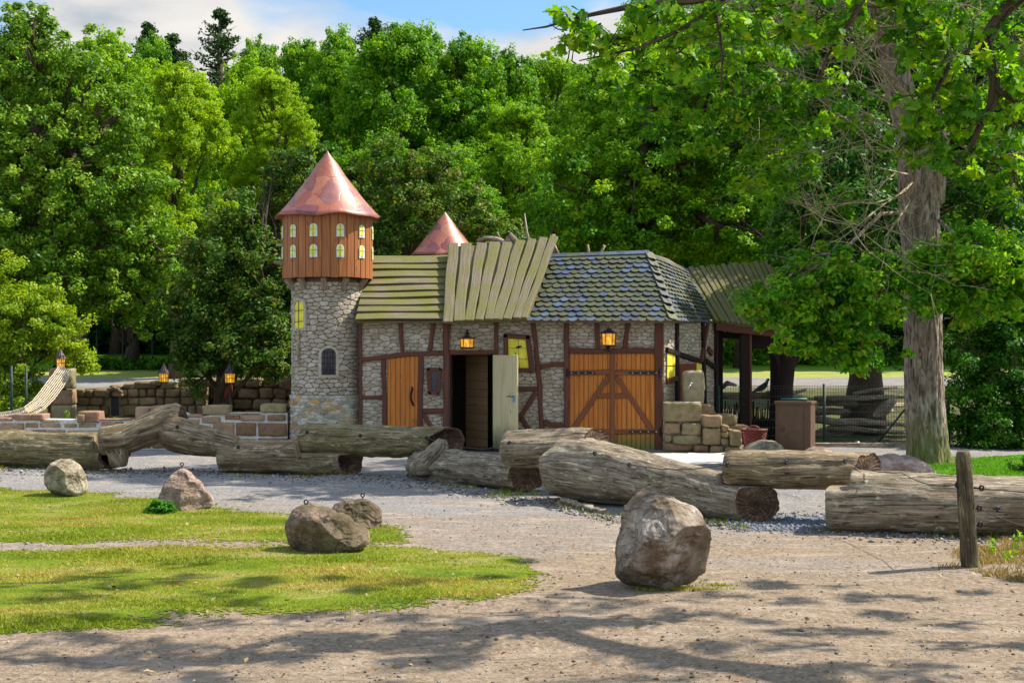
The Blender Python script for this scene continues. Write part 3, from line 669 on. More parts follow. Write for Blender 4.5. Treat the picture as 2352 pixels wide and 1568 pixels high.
# timbers: pixel paths on the front wall
NF = Vector((0, -1, 0))
def fp(path, y): return [Vector((X_(a), y, Z_(b))) for a, b in path]
def timber(path, wpx, th=.055, y=None, name='timber', mat='timber', par=None):
    mb = MB(); P = fp(path, YF-.012 if y is None else y); Q = []
    for a, b in zip(P, P[1:]):
        n = max(2, int((b-a).length/.25)); Q += [a+(b-a)*i/n for i in range(n)]
    Q.append(P[-1]); W_ = [wpx*KF*(1+.07*math.sin(i*1.7+path[0][0])) for i in range(len(Q))]
    Q = [q+Vector((.006*math.sin(i*2.1+path[0][1]), 0, .006*math.cos(i*1.3+path[0][0]))) for i, q in enumerate(Q)]
    mb.plank(Q, W_, NF, th); return mb.build(name, M[mat], par or stable, bevel=.006)
V_ = [([(828, 737), (829, 1030)], 8), ([(919, 737), (925, 810)], 9.5), ([(996, 737), (988, 806)], 10.5), ([(1140, 737), (1140, 806)], 10),
      ([(1224, 737), (1228, 770), (1232, 803), (1239, 888), (1244, 975), (1247, 1035)], 11), ([(1369.6, 737), (1373.5, 802)], 11), ([(1443, 737), (1435, 802)], 11)]
for p, w_ in V_: timber(p, w_, .05)
for p, w_ in [([(1025, 737), (1025, 1036)], 14.5), ([(1301, 737), (1301, 1036)], 11.5), ([(1513, 737), (1513, 1036)], 19)]: timber(p, w_, .075, name='post')
for p, w_ in [([(832, 825), (892, 819), (933, 813.5), (1018, 809)], 11), ([(1033, 809), (1297, 809)][:1]+[(1146, 809)], 10), ([(1307, 806), (1504, 806)], 13),
              ([(833, 912), (878, 913)], 8.5), ([(972, 943), (1018, 944)], 12), ([(1145, 892), (1234, 892)], 11), ([(1241, 841), (1270, 838), (1296, 835.6)], 11),
              ([(1249, 968), (1262, 974), (1296, 977)], 13)]: timber(p, w_, .062, name='rail')
for p, w_ in [([(974, 952), (999, 992)], 9), ([(1231, 902), (1212, 930), (1197, 954), (1190, 965)], 11), ([(1196, 956), (1222, 996)], 11)]: timber(p, w_, .045, name='brace')
timber([(1140, 812), (1140, 1034)], 9, .06, name='door_post')
# side wall members
def sp(px, py):
    a = (px-1176)/FX; t = (a*P0.y-P0.x)/(SD.x-a*SD.y); q = P0+SD*t; return t, CZ+(HY-py)*q.y/FX
def sideprism(poly, h0, h1, name, mat, par=None, tint=.5):
    mb = MB(); pts = []
    for a, b in poly: t, z = sp(a, b); pts.append(P0+SD*t+SN*h0+Vector((0, 0, z)))
    mb.prism(pts, SN*(h1-h0), tint); return mb.build(name, M[mat], par or stable, bevel=.004)
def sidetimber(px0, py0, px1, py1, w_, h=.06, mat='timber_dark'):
    mb = MB(); pts = []
    for a, b in ((px0, py0), (px1, py1)): t, z = sp(a, b); pts.append(P0+SD*t+SN*.012+Vector((0, 0, z)))
    mb.plank(pts, w_, SN, h); mb.build('timber', M[mat], stable, bevel=.005)
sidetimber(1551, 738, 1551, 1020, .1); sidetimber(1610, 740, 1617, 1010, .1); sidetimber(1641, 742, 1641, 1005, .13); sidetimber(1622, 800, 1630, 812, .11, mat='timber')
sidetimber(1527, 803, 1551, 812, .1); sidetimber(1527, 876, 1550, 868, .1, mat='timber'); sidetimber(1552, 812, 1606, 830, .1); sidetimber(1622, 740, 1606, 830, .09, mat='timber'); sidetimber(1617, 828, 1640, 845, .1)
wn = sideprism([(1528, 811), (1546, 812), (1546, 868), (1528, 868)], .03, .045, 'window', 'yellow')
sideprism([(1528, 839), (1546, 839), (1546, 841), (1528, 841)], .045, .05, 'muntin', 'black', wn)
wn = sideprism([(1596, 828), (1607, 830), (1607, 862), (1596, 862)], .03, .045, 'window', 'yellow')
dd = MB()
for i in range(7):
    t0 = sp(1557, 900)[0]+i*.115; dd.plank([P0+SD*(t0+.055)+SN*.015+Vector((0, 0, z)) for z in (.02, 1.62)], .11, SN, .035)
dd.build('side_door', M['red_door'], stable)

# roofs ------------------------------------------------------------
def ru(a, b, c, d, u, v):   # bilinear, a=bottom left b=bottom right c=top right d=top left
    return (a*(1-u)+b*u)*(1-v)+(d*(1-u)+c*u)*v
rl = [W(818, 735, 26.42), W(1024, 735, 26.42), W(1032, 590, 28.2), W(850, 590, 28.2)]
mb = MB(); nrm = (rl[1]-rl[0]).cross(rl[3]-rl[0]).normalized(); nrm = nrm if nrm.z > 0 else -nrm
mb.prism([rl[0]-nrm*.02, rl[1]-nrm*.02, rl[2]-nrm*.02, rl[3]-nrm*.02], -nrm*.05); sub_l = mb
n = 9
for i in range(n):
    v0 = i/n; vm = (i+.55)/n; tl = random.uniform(-.012, .012)
    a = ru(*rl, 0, vm-.02+tl); b = ru(*rl, 1, vm+tl); d = (b-a); wd = (rl[3]-rl[0]).length/n*1.22
    pth = [a+d*t+Vector((0, 0, .008*math.sin(t*5+i))) for t in (0, .25, .5, .75, 1)]
    dwn = (rl[0]-rl[3]).normalized(); hw = wd*.56
    for lo, hi in zip(pth, pth[1:]):
        pass
    tl_ = random.random(); V = []; UV = []; uo = random.uniform(0, 40)
    for j, p in enumerate(pth):
        for o_, h_, v_ in ((-hw, .004, 0), (-hw, .022, .01), (hw, .072, .3), (hw, .040, .34)): V.append(p+dwn*o_+nrm*h_); UV.append((uo+j*.4, uo+v_))
    sub_l.add(V, [(j*4+k_, j*4+(k_+1) % 4, j*4+4+(k_+1) % 4, j*4+4+k_) for j in range(4) for k_ in range(4)]+[(0, 1, 2, 3), (19, 18, 17, 16)], tl_, UV)
sub_l.build('plank_roof', M['roofplank'], stable, bevel=.004)
# middle section: fan of upright planks
bot = [(35,165,1475), (170,310,1460), (320,440,1455), (445,555,1445), (560,665,1440), (668,800,1440), (805,915,1435), (920,1030,1425), (1035,1110,1420)]
top = [(105,235,470), (275,410,470), (465,590,465), (630,765,455), (805,925,455), (965,1085,430), (1120,1230,415), (1275,1385,395), (1405,1510,380)]
cx_ = lambda a: 1010.6+a*.1797
cy_ = lambda a: 477.75+a*.1797
mb = MB(); rm = [W(1018, 737, 26.32), W(1212, 733, 26.32), W(1276, 556, 28.15), W(1032, 566, 28.15)]
nm = (rm[1]-rm[0]).cross(rm[3]-rm[0]).normalized(); nm = nm if nm.z > 0 else -nm
mb.prism([p for p in rm], -nm*.06, .9)
for i, ((b0, b1, by), (t0, t1, ty)) in enumerate(zip(bot, top)):
    pb = W((cx_(b0)+cx_(b1))/2, cy_(by), 26.2); pt = W((cx_(t0)+cx_(t1))/2, cy_(ty), 28.2)
    wb = (cx_(b1)-cx_(b0))*26.2/FX; wt = (cx_(t1)-cx_(t0))*28.2/FX; k = 5
    pth = [pb+(pt-pb)*j/k+Vector((.012*math.sin(j*1.9+i*2), 0, 0)) for j in range(k+1)]
    mb.plank(pth, [wb*1.02+(wt-wb)*j/k+.008*math.sin(j*2.3+i) for j in range(k+1)], nm, .05)
mb.build('fan_plank_roof', M['fanplank'], stable, bevel=.006)
# slate roof
A = W(1490, 580, 28.2); R0 = W(1268, 588, 28.2); E0 = W(1208, 735, 26.42); E1 = W(1545, 735, 26.42); B = W(1572, 618, 29.7); C = W(1642, 738, 29.15)
B2 = W(1535, 594, 29.0)
mb = MB()
mb.prism([E0, E1, A, R0], (0, .03, -.05)); mb.prism([E1, C, B, B2, A], (-.02, .03, -.05)); mb.prism([R0, A, B2, B, C, Vector((4.1, 29.75, 2.5)), Vector((xl, 29.75, 2.5)), Vector((xl, 28.25, 3.66))], (0, 0, -.03))
slroof = mb.build('slate_roof', M['joint'], stable)
def scales(mb, quad, rows, wm, n, topv=1.0, seed=0, sc=1.0, curve=None):
    rg = random.Random(seed); a, b, c, d = quad
    for r in range(rows):
        v = (r+.15)/rows
        L = ((b-a)*(1-v)+(c-d)*v).length; m = max(2, int(L/wm)); H = ((d-a).length+(c-b).length)/2/rows
        for i in range(-1, m+1):
            u = (i+.5+(.5 if r % 2 else 0)+rg.uniform(-.08, .08))/m
            if u < .005 or u > .995: continue
            p = ru(a, b, c, d, u, v); p2 = ru(a, b, c, d, u+.01, v); ud = (p2-p).normalized(); p3 = ru(a, b, c, d, u, v+.02)
            dn = -(p3-p).normalized(); w2 = L/m*.56*rg.uniform(.92, 1.06); pts = []
            for k in range(9):
                t = math.pi*k/8; pts.append((math.cos(t)*w2, math.sin(t)*H*.78+H*.05))
            pts += [(-w2, -H*1.0), (w2, -H*1.0)]
            tl = .042+rg.uniform(0, .014); rz = rg.uniform(-.06, .06); V = []; NN = n
            for x, y in pts:
                x2, y2 = x*math.cos(rz)-y*math.sin(rz), x*math.sin(rz)+y*math.cos(rz)
                h = .012+tl*(y+H)/(1.7*H); V.append(p+ud*x2+dn*y2+NN*h)
            kk = len(V); V2 = [q-NN*.014 for q in V]
            F = [tuple(range(kk)), tuple(range(2*kk-1, kk-1, -1))]+[(i_, i_+kk, (i_+1) % kk+kk, (i_+1) % kk) for i_ in range(kk)]
            if ud.cross(dn).dot(NN) < 0: F = [f[::-1] for f in F]
            mb.add(V+V2, F, rg.random()**1.25)
mb = MB(); nf = (E1-E0).cross(R0-E0).normalized(); nf = nf if nf.z > 0 else -nf
scales(mb, (E0+Vector((0, 0, -.0)), E1, A, R0), 14, .158, nf, seed=5)
ns = (C-E1).cross(A-E1).normalized(); ns = ns if ns.z > 0 else -ns
scales(mb, (E1, C, B, A), 15, .17, ns, seed=6)
# hip caps and ridge slates
for i in range(9):
    p = E1+(A-E1)*((i+.2)/9); dn = (E1-A).normalized(); nn = (nf+ns).normalized(); sd = dn.cross(nn).normalized(); w2 = .10; V = []
    for x, y in [(math.cos(math.pi*k/6)*w2, math.sin(math.pi*k/6)*.10+.03) for k in range(7)]+[(-w2, -.22), (w2, -.22)]:
        V.append(p+sd*x+dn*y+nn*(.075+.02*y/.2-abs(x)*.35))
    kk = len(V); V2 = [q-nn*.02 for q in V]; mb.add(V+V2, [tuple(range(kk)), tuple(range(2*kk-1, kk-1, -1))]+[(a, a+kk, (a+1) % kk+kk, (a+1) % kk) for a in range(kk)], random.random()*.6)
for i in range(12):
    a = R0+(A-R0)*(i/12); b = R0+(A-R0)*((i+1.02)/12); mb.prism([a+nf*.055, b+nf*.06, b+nf*.06+(E0-R0).normalized()*.12, a+nf*.055+(E0-R0).normalized()*.12], -nf*.015, .5+.5*random.random())
mb.build('slates', M['slate'], slroof)
# doors --------------------------------------------------------------
d1 = MB(); tp = lambda x: 822+(x-887)/(962-887)*-8
xs_ = [890, 898, 909, 920, 931, 942, 953, 962]
for a, b in zip(xs_, xs_[1:]):
    d1.plank([Vector((X_((a+b)/2), YF-.012, z)) for z in (.03, Z_(tp((a+b)/2)))], (b-a)*KF-.003, NF, .03)
d1 = d1.build('door', M['door'], stable, bevel=.003)
timber([(881, 826), (883, 900), (886, 1030)], 10.5, .06, name='door_frame'); timber([(967, 817), (966, 900), (963, 1030)], 12.5, .06, name='door_frame')
mb = MB(); mb.tube([Vector((X_(a), YF-.05-c, Z_(b))) for a, b, c in [(947, 888, 0), (947.5, 895, .04), (945, 903, .05), (944.5, 911, .05), (946, 919, .05), (948.5, 925, .04), (950, 931, 0)]], [.014, .02, .02, .018, .02, .02, .014], 8)
mb.build('handle', M['timber_dark'], d1, smooth=True)
# small dark window
def window_frame(pts, wds, name, th=.06):
    mb = MB()
    for (a, b), w_ in zip(pts, wds): mb.plank(fp([a, b], YF-.024), w_*KF, NF, th)
    return mb.build(name, M['timber'], stable, bevel=.005)
fr = window_frame([((984, 845), (988, 905)), ((1011, 845), (1007, 905)), ((980, 848), (1014, 848)), ((983, 901), (1009, 903))], [10, 8, 8, 8], 'window_frame')
mb = MB(); mb.prism(fp([(986, 850), (1009, 850), (1006, 900), (989, 900)], YF-.03), (0, -.008, 0)); mb.build('pane', M['pane_dark'], fr)
fr = window_frame([((1161, 767), (1163.5, 852)), ((1211.5, 770), (1222.5, 856)), ((1157, 771), (1217, 775)), ((1163, 849), (1219, 850))], [11, 12, 11, 10], 'window_frame')
mb = MB(); mb.prism(fp([(1165, 777), (1208, 779), (1215, 847), (1166, 846)], YF-.03), (0, -.01, 0)); pn = mb.build('pane', M['yellow'], fr)
mb = MB()
for a, b in [((1190, 780), (1193, 846)), ((1168, 799), (1209, 800)), ((1168, 823), (1212, 825))]: mb.plank(fp([a, b], YF-.04), .9*KF, NF, .004)
for (x, y, r) in [(1191, 796.5, 2.6), (1195, 795.5, 2.4), (1187.5, 797.5, 1.5), (1184, 811, 1.4)]: mb.prism(fp([(x+r*math.cos(t)*1.6, y+r*math.sin(t)) for t in [k*math.pi/4 for k in range(8)]], YF-.043), (0, -.003, 0))
mb.build('muntin', M['black'], fr)
# open doorway with inner room walls and the pale door leaf
mb = MB()
for i in range(12): mb.plank([Vector((X_(1066), YF+.9, .1+i*.16)), Vector((X_(1118), YF+.45, .1+i*.16))], .155, (.35, -1, 0), .03)
mb.build('inner_wall', M['inner_wood'], stable)
mb = MB(); mb.box(X_(1034), X_(1038), YF-.03, YF+.3, .03, dz); mb.build('door_jamb', M['timber_dark'], stable)
hg = Vector((X_(1135), YF-.06, 0)); fe = Vector((.115, 26.05, 0)); dv = (fe-hg); dn_ = Vector((dv.y, -dv.x, 0)).normalized(); dn_ = dn_ if dn_.y < 0 else -dn_
mb = MB(); n = 6
for i in range(n):
    q = hg+dv*((i+.5)/n); mb.plank([q+Vector((0, 0, .06)), q+Vector((0, 0, Z_(815)))], dv.length/n-.003, dn_, .04)
leafd = mb.build('door_leaf', M['pale_door'], stable, bevel=.002); leafd['label'] = 'pale greenish door leaf standing open'
mb = MB(); q = hg+dv*.86+dn_*.045; z = Z_(912); u_ = dv.normalized(); mb.obox(q+Vector((0, 0, z))+u_*.035, u_*.032, dn_*.012, Vector((0, 0, .06))); mb.build('lock_plate', M['blue'], leafd)
mb = MB(); mb.tube([q+dn_*.03+u_*.05+Vector((0, 0, z+.04)), q+dn_*.06+u_*.02+Vector((0, 0, z+.035)), q+dn_*.07-u_*.05+Vector((0, 0, z+.045)), q+dn_*.06-u_*.10+Vector((0, 0, z+.03))], .010, 6); mb.build('handle', M['iron'], leafd, smooth=True)
# big double door
mb = MB(); edges = [1307.5+i*(1400.5-1307.5)/9 for i in range(10)]
def halfdoor(e0, e1, mirror):
    mb = MB(); k = 9; st = (e1-e0)/k
    for i in range(k): mb.plank([Vector((X_(e0+(i+.5)*st), YF-.012, z)) for z in (.02, Z_(812))], st*KF-.004, NF, .03)
    d = mb.build('double_door_leaf', M['door'], stable, bevel=.003)
    fx = (lambda x: 2*1406-x) if mirror else (lambda x: x)
    for p, w_, nm_ in [([(1311, 857), (1401, 855)], 11.5, 'rail'), ([(1311, 991), (1401, 991)], 10.5, 'rail'), ([(1373, 908.5), (1401, 908.5)], 11.5, 'rail'), ([(1397, 864), (1316, 986)], 11.5, 'brace')]:
        timber([(fx(a), b) for a, b in p], w_, .03 if nm_ == 'rail' else .026, YF-.044, nm_, 'door_brace', d)
    for y in (856, 990.5):
        mb = MB(); x0, x1 = (1300, 1367) if not mirror else (1444, 1516)
        mb.plank(fp([(x0, y), (x1, y)], YF-.0765), 4.6*KF, NF, .008)
        xe = 1303 if not mirror else 1515; mb.tube(fp([(xe, y-10), (xe, y+10)], YF-.105), .018, 8)
        mb.ring(fp([(xe, y-4)], YF-.105)[0], .022, .008, (0, 0, 1)); mb.ring(fp([(xe, y+4)], YF-.105)[0], .022, .008, (0, 0, 1))
        h = mb.build('hinge', M['iron'], d, smooth=False)
        for i in range(4): mb = MB(); x = x0+12+(x1-x0-18)*i/3*(1); mb.obox(Vector((X_(x if not mirror else x-4), YF-.088, Z_(y))), (.009, 0, 0), (0, .006, 0), (0, 0, .009)); mb.build('bolt', M['steel'], d)
    return d
halfdoor(1308, 1406, False); halfdoor(1406, 1504, True)
timber([(1406, 812), (1406, 1035)], 11.5, .045, YF-.044, 'center_stile', 'door_brace')

# ---------------------------------------------------------------- round tower
TD = 27.25; TX = (752.5-1176)/FX*TD; KT = TD/FX; ZT = lambda py: CZ+(HY-py)*KT
tower = thing('round_tower', (TX, TD, 0), 'round stone tower with a brown plank upper storey and large patched red cone roof', 'tower')
TR = 80.5*KT
mb = MB(); mb.lathe((TX, TD, 0), [(TR-.01, .9), (TR-.01, ZT(655)), (TR-.02, ZT(640))], 64); tw = mb.build('shaft', M['joint'], tower, smooth=True)
cyl = lambda R: (lambda u, v, h: (TX+(R+h)*math.sin(u/R), TD-(R+h)*math.cos(u/R), v))
mb = MB(); stones(mb, cells(-math.pi*TR, math.pi*TR, ZT(905), ZT(650), .155, .075, 5, .40), cyl(TR), gap=.0045, hgt=.02, seed=3); mb.build('stone_cladding', M['stone'], tw)
BR = 84.5*KT
mb = MB(); mb.lathe((TX, TD, 0), [(BR, 0), (BR, ZT(906)), (TR*.9, ZT(904))], 64); bs = mb.build('base', M['mortar'], tower, smooth=False)
mb = MB(); stones(mb, cells(-math.pi*BR, math.pi*BR, 0, ZT(905), .15, .062, 15, .45), cyl(BR), gap=.004, hgt=.022, seed=8); mb.build('rubble_cladding', M['rubble_stone'], bs)
WR = 103*KT; z0, z1 = ZT(640), ZT(494)
mb = MB(); mb.lathe((TX, TD, 0), [(WR-.035, z0+.01), (WR-.035, z1)], 60, .1); npl = 34
for i in range(npl):
    a = 2*math.pi*(i+.5)/npl; n_ = Vector((math.sin(a), -math.cos(a), 0)); p = Vector((TX, TD, 0))+n_*(WR-.03)
    mb.plank([p+Vector((0, 0, z)) for z in (z0-random.uniform(0, .012), (z0+z1)/2, z1)], 2*math.pi*WR/npl*.93, n_, .03)
    a2 = 2*math.pi*i/npl; n2 = Vector((math.sin(a2), -math.cos(a2), 0)); p = Vector((TX, TD, 0))+n2*(WR-.04)
    mb.plank([p+Vector((0, 0, z)) for z in (z0, z1)], .05, n2, .022, 0)
drum = mb.build('plank_storey', M['tower_wood'], tower, bevel=.003)
for ang in (-102, -71, -40, -10, 23, 54.5, 86, 117, 148, 180, 212):
    for zc, hh in ((ZT(536), 14.5*KT), (ZT(582), 14.5*KT)):
        a0 = math.radians(ang); R = WR+.006; w2 = 8.8*KT
        f = lambda x, y, h: Vector((TX+math.sin(a0)*(R+h)+math.cos(a0)*x, TD-math.cos(a0)*(R+h)+math.sin(a0)*x, zc+y))
        def arch(w_, h_, sh=0): return [(-w_, -h_+sh), (w_, -h_+sh)]+[(w_*math.cos(t), h_-w_+w_*math.sin(t)) for t in [math.pi*k/8 for k in range(9)]]
        mb = MB(); mb.prism([f(x, y, 0) for x, y in arch(w2, hh)], f(0, 0, .01)-f(0, 0, 0)); wn = mb.build('window', M['cream'], tower)
        mb = MB(); mb.prism([f(x-.008, y+.01, .0115) for x, y in arch(w2*.72, hh*.80, .0)], f(0, 0, .004)-f(0, 0, 0)); mb.build('pane', M['pane_yellow'], wn)
        mb = MB(); nn_ = f(0, 0, 1)-f(0, 0, 0); mb.plank([f(-.005, -hh, .016), f(-.005, hh, .016)], .007, nn_, .003); mb.plank([f(-w2, .01, .016), f(w2, .01, .016)], .006, nn_, .003); mb.build('muntin', M['black'], wn)
prof = [(0.004, 1), (.03, .965), (.20, .80), (.34, .63), (.50, .465), (.66, .30), (.80, .165), (.92, .06), (1.0, 0)]
def cone(root, cx, cy, R, zr, za, wav=.02, seg=96):
    V = []; F = []; UV = []
    P = []
    for r, t in prof:
        for j in range(seg):
            a = 2*math.pi*j/seg; k = r**3; dz_ = wav*k*(math.sin(a*5+1.1)+.6*math.sin(a*9+.3)); V.append((cx+R*r*math.cos(a), cy+R*r*math.sin(a), zr+(za-zr)*t+dz_))
    m = len(prof)
    for i in range(m-1):
        for j in range(seg): F.append((i*seg+j, (i+1)*seg+j, (i+1)*seg+(j+1) % seg, i*seg+(j+1) % seg))
    b = len(V)
    for j in range(seg): p = V[(m-1)*seg+j]; V.append((p[0]+(cx-p[0])*.01, p[1]+(cy-p[1])*.01, p[2]-.02))
    for j in range(seg): p = V[(m-1)*seg+j]; V.append((cx+(p[0]-cx)*.5, cy+(p[1]-cy)*.5, zr+.1))
    for j in range(seg): F.append(((m-1)*seg+j, b+j, b+(j+1) % seg, (m-1)*seg+(j+1) % seg)); F.append((b+j, b+seg+j, b+seg+(j+1) % seg, b+(j+1) % seg))
    mb = MB(); mb.add(V, F); r_ = mb.build('cone_roof', M['copper'], root, smooth=True); r_.data.shade_flat() if False else None
    return r_
cone(tower, TX, TD, 120.5*KT, ZT(500), ZT(347))
for ang in (-62, -32, 2, 33, 70, 110, 150, 190, 230, 270):
    mb = MB(); a = math.radians(ang); n_ = Vector((math.sin(a), -math.cos(a), 0)); c_ = Vector((TX, TD, 0)); mb.beam(c_+n_*(TR-.02)+Vector((0, 0, ZT(665))), c_+n_*(WR-.06)+Vector((0, 0, ZT(641))), .10, .10)
    mb.build('bracket', M['driftwood'], tower, bevel=.005)
mb = MB(); mb.box(TX-WR-.12, TX-WR+.06, TD-.32, TD-.1, ZT(607), ZT(601)); mb.build('perch', M['driftwood'], tower)
mb = MB(); mb.box(TX-WR-.08, TX-WR+.05, TD-.30, TD-.12, ZT(567), ZT(562)); mb.build('perch', M['driftwood'], tower)
# arched windows in the tower
def towerwin(px, py, wpx, hpx, kind):
    a0 = math.asin(max(-1, min(1, (px-752.5)/80.5))); R = TR; w2 = wpx*KT/2/math.cos(a0); hh = hpx*KT/2; zc = ZT(py)
    f = lambda x, y, h: Vector((TX+math.sin(a0+x/R)*(R+h), TD-math.cos(a0+x/R)*(R+h), zc+y))
    ar = lambda w_, h_: [(-w_, -h_), (w_, -h_)]+[(w_*math.cos(t), h_-w_+w_*math.sin(t)) for t in [math.pi*k/12 for k in range(13)]]
    mb = MB(); o_, i_ = ar(w2+.05, hh+.05), ar(w2, hh); k = len(o_); V = [f(x, y, h) for pts in (o_, i_) for h in (.015, .055) for x, y in pts]; F = []
    for i in range(k): j = (i+1) % k; F += [(k+i, k+j, 3*k+j, 3*k+i), (i, j, k+j, k+i), (2*k+i, 3*k+i, 3*k+j, 2*k+j)]
    mb.add(V, F, .75); fr = mb.build('window_frame', M['stone'], tower)
    mb = MB(); mb.add([f(x, y, .036) for x, y in i_]+[f(0, 0, .036)], [(i, (i+1) % k, k) for i in range(k)]); pn = mb.build('pane', M['yellow' if kind == 'y' else 'pane_dark'], fr)
    mb = MB()
    if kind == 'y':
        for pts in ([(-.01, -hh), (.0, hh)], [(-w2, hh*.25), (w2, hh*.3)], [(-w2, -hh*.55), (w2, -hh*.5)]): mb.tube([f(x, y, .045) for x, y in pts], .006, 5)
    else:
        for x in (-.6, -.2, .2, .6): mb.tube([f(x*w2, -hh, .046), f(x*w2, hh*.85, .046)], .007, 5)
        for y in (-.6, -.15, .3, .7): mb.tube([f(-w2*(.8 if y > .5 else 1), y*hh, .046), f(w2*(.8 if y > .5 else 1), y*hh, .046)], .007, 5)
    mb.build('grille', M['black' if kind == 'y' else 'iron'], fr)
towerwin(699, 723, 22, 62, 'y'); towerwin(765, 829, 30, 60, 'd')
mb = MB(); mb.tube([Vector((TX+math.sin(a)*(TR+.05), TD-math.cos(a)*(TR+.05), ZT(y))) for a, y in [(-.73, 757), (-.76, 770), (-.72, 785), (-.74, 805), (-.72, 825), (-.73, 842)]], [.025, .035, .02, .028, .022, .006], 7, rough=.25)
tag(mb.build('vine_stem', M['twig']), 'gnarled brown vine stem hanging below the yellow tower window', 'vine stem')
# rear cone
D2 = 31.0; t2 = thing('round_tower', ((1022-1176)/FX*D2, D2, 0), 'smaller tower with a pale red cone roof rising behind the plank roof', 'tower')
cx2 = t2.location.x; mb = MB(); mb.lathe((cx2, D2, 0), [(.58, 0), (.58, 4.0)], 40); mb.build('shaft', M['sandstone'], t2, smooth=True)
cone(t2, cx2, D2, .78, CZ+(HY-587)*D2/FX, CZ+(HY-486)*D2/FX, .015)

# ---------------------------------------------------------------- pavilion at the right end
PA = [W(1642, 737, 28.7), W(1842, 762, 28.2), W(1768, 606, 30.4), W(1570, 621, 30.4)]
pav = thing('pavilion', (4.9, 29.5, 0), 'dark open timber pavilion with a ribbed plank roof at the right end of the stable', 'pavilion')
pn_ = (PA[1]-PA[0]).cross(PA[3]-PA[0]).normalized(); pn_ = pn_ if pn_.z > 0 else -pn_
mb = MB(); mb.prism(PA, -pn_*.05); mb.prism([PA[3], PA[2], PA[2]+Vector((.4, 2.0, -1.2)), PA[3]+Vector((.2, 2.0, -1.2))], (0, 0, -.05)); n = 16
for i in range(n):
    u = (i+.5)/n; a = ru(*PA, u, -.005); b = ru(*PA, u, 1.02+.012*(i % 2)); mb.plank([a, (a+b)/2, b], (PA[1]-PA[0]).length/n*(.93 if i % 2 else .80), pn_, .05 if i % 2 else .03)
mb.build('plank_roof', M['roofplank'], pav, bevel=.004)
def pv(px, py, D): return W(px, py, D)
def post(px, D, w_, py0, name='post', mat='timber_dark'):
    mb = MB(); x = (px-1176)/FX*D; z = CZ+(HY-py0)*D/FX; mb.beam((x, D, 0), (x, D, z), w_, w_, (0, -1, 0)); return mb.build(name, M[mat], pav, bevel=.01)
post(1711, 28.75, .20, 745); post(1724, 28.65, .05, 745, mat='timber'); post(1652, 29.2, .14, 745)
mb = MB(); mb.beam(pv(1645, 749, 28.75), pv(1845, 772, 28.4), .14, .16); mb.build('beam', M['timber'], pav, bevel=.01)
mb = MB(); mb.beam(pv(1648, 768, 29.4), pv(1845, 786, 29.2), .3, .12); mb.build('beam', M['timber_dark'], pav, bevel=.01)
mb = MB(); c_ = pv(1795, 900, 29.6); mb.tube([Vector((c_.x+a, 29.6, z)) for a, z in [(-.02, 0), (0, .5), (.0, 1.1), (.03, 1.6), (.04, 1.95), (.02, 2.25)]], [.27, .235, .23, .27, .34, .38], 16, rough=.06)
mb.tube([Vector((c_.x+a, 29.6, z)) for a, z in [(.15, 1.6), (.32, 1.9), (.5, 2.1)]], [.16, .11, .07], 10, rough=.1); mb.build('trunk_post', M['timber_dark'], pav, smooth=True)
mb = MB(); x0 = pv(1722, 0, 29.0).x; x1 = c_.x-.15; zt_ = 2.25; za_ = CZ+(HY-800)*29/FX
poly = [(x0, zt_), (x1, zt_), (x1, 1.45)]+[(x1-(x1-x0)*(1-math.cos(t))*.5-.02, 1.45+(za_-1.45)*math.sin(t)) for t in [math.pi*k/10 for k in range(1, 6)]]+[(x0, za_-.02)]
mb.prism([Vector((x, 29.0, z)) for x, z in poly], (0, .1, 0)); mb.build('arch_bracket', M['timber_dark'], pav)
# railing of the pavilion: round logs and split stakes
rail = thing('railing', (pv(1720, 0, 29.9).x, 29.9, 0), 'rustic railing of round logs and split stakes under the pavilion', 'railing')
for y, a, b in ((909, 1640, 1720), (909, 1716, 1785), (1004, 1700, 1722), (1003, 1716, 1785)):
    mb = MB(); mb.tube([pv(a, y, 29.9), pv((a+b)/2, y-1, 29.85), pv(b, y, 29.9)], [.075, .07, .075], 14, rough=.03); mb.build('log_rail', M['driftwood'], rail, smooth=True)
for i in range(26):
    x = 1650+i*5.1+random.uniform(-1.2, 1.2); y = 935+random.uniform(-16, 8); D = 29.95+random.uniform(-.04, .04)
    mb = MB(); mb.plank([pv(x, 1000, D), pv(x+random.uniform(-2, 2), (y+1000)/2, D), pv(x+random.uniform(-2, 2), y, D)], [.035, .04, .02], (0, -1, 0), .03); mb.build('stake', M['timber_dark'], rail)
mb = MB(); mb.box(pv(1640, 0, 30.2).x, pv(1800, 0, 30.2).x, 30.2, 30.26, 0, .42); mb.build('board', M['timber_dark'], rail)
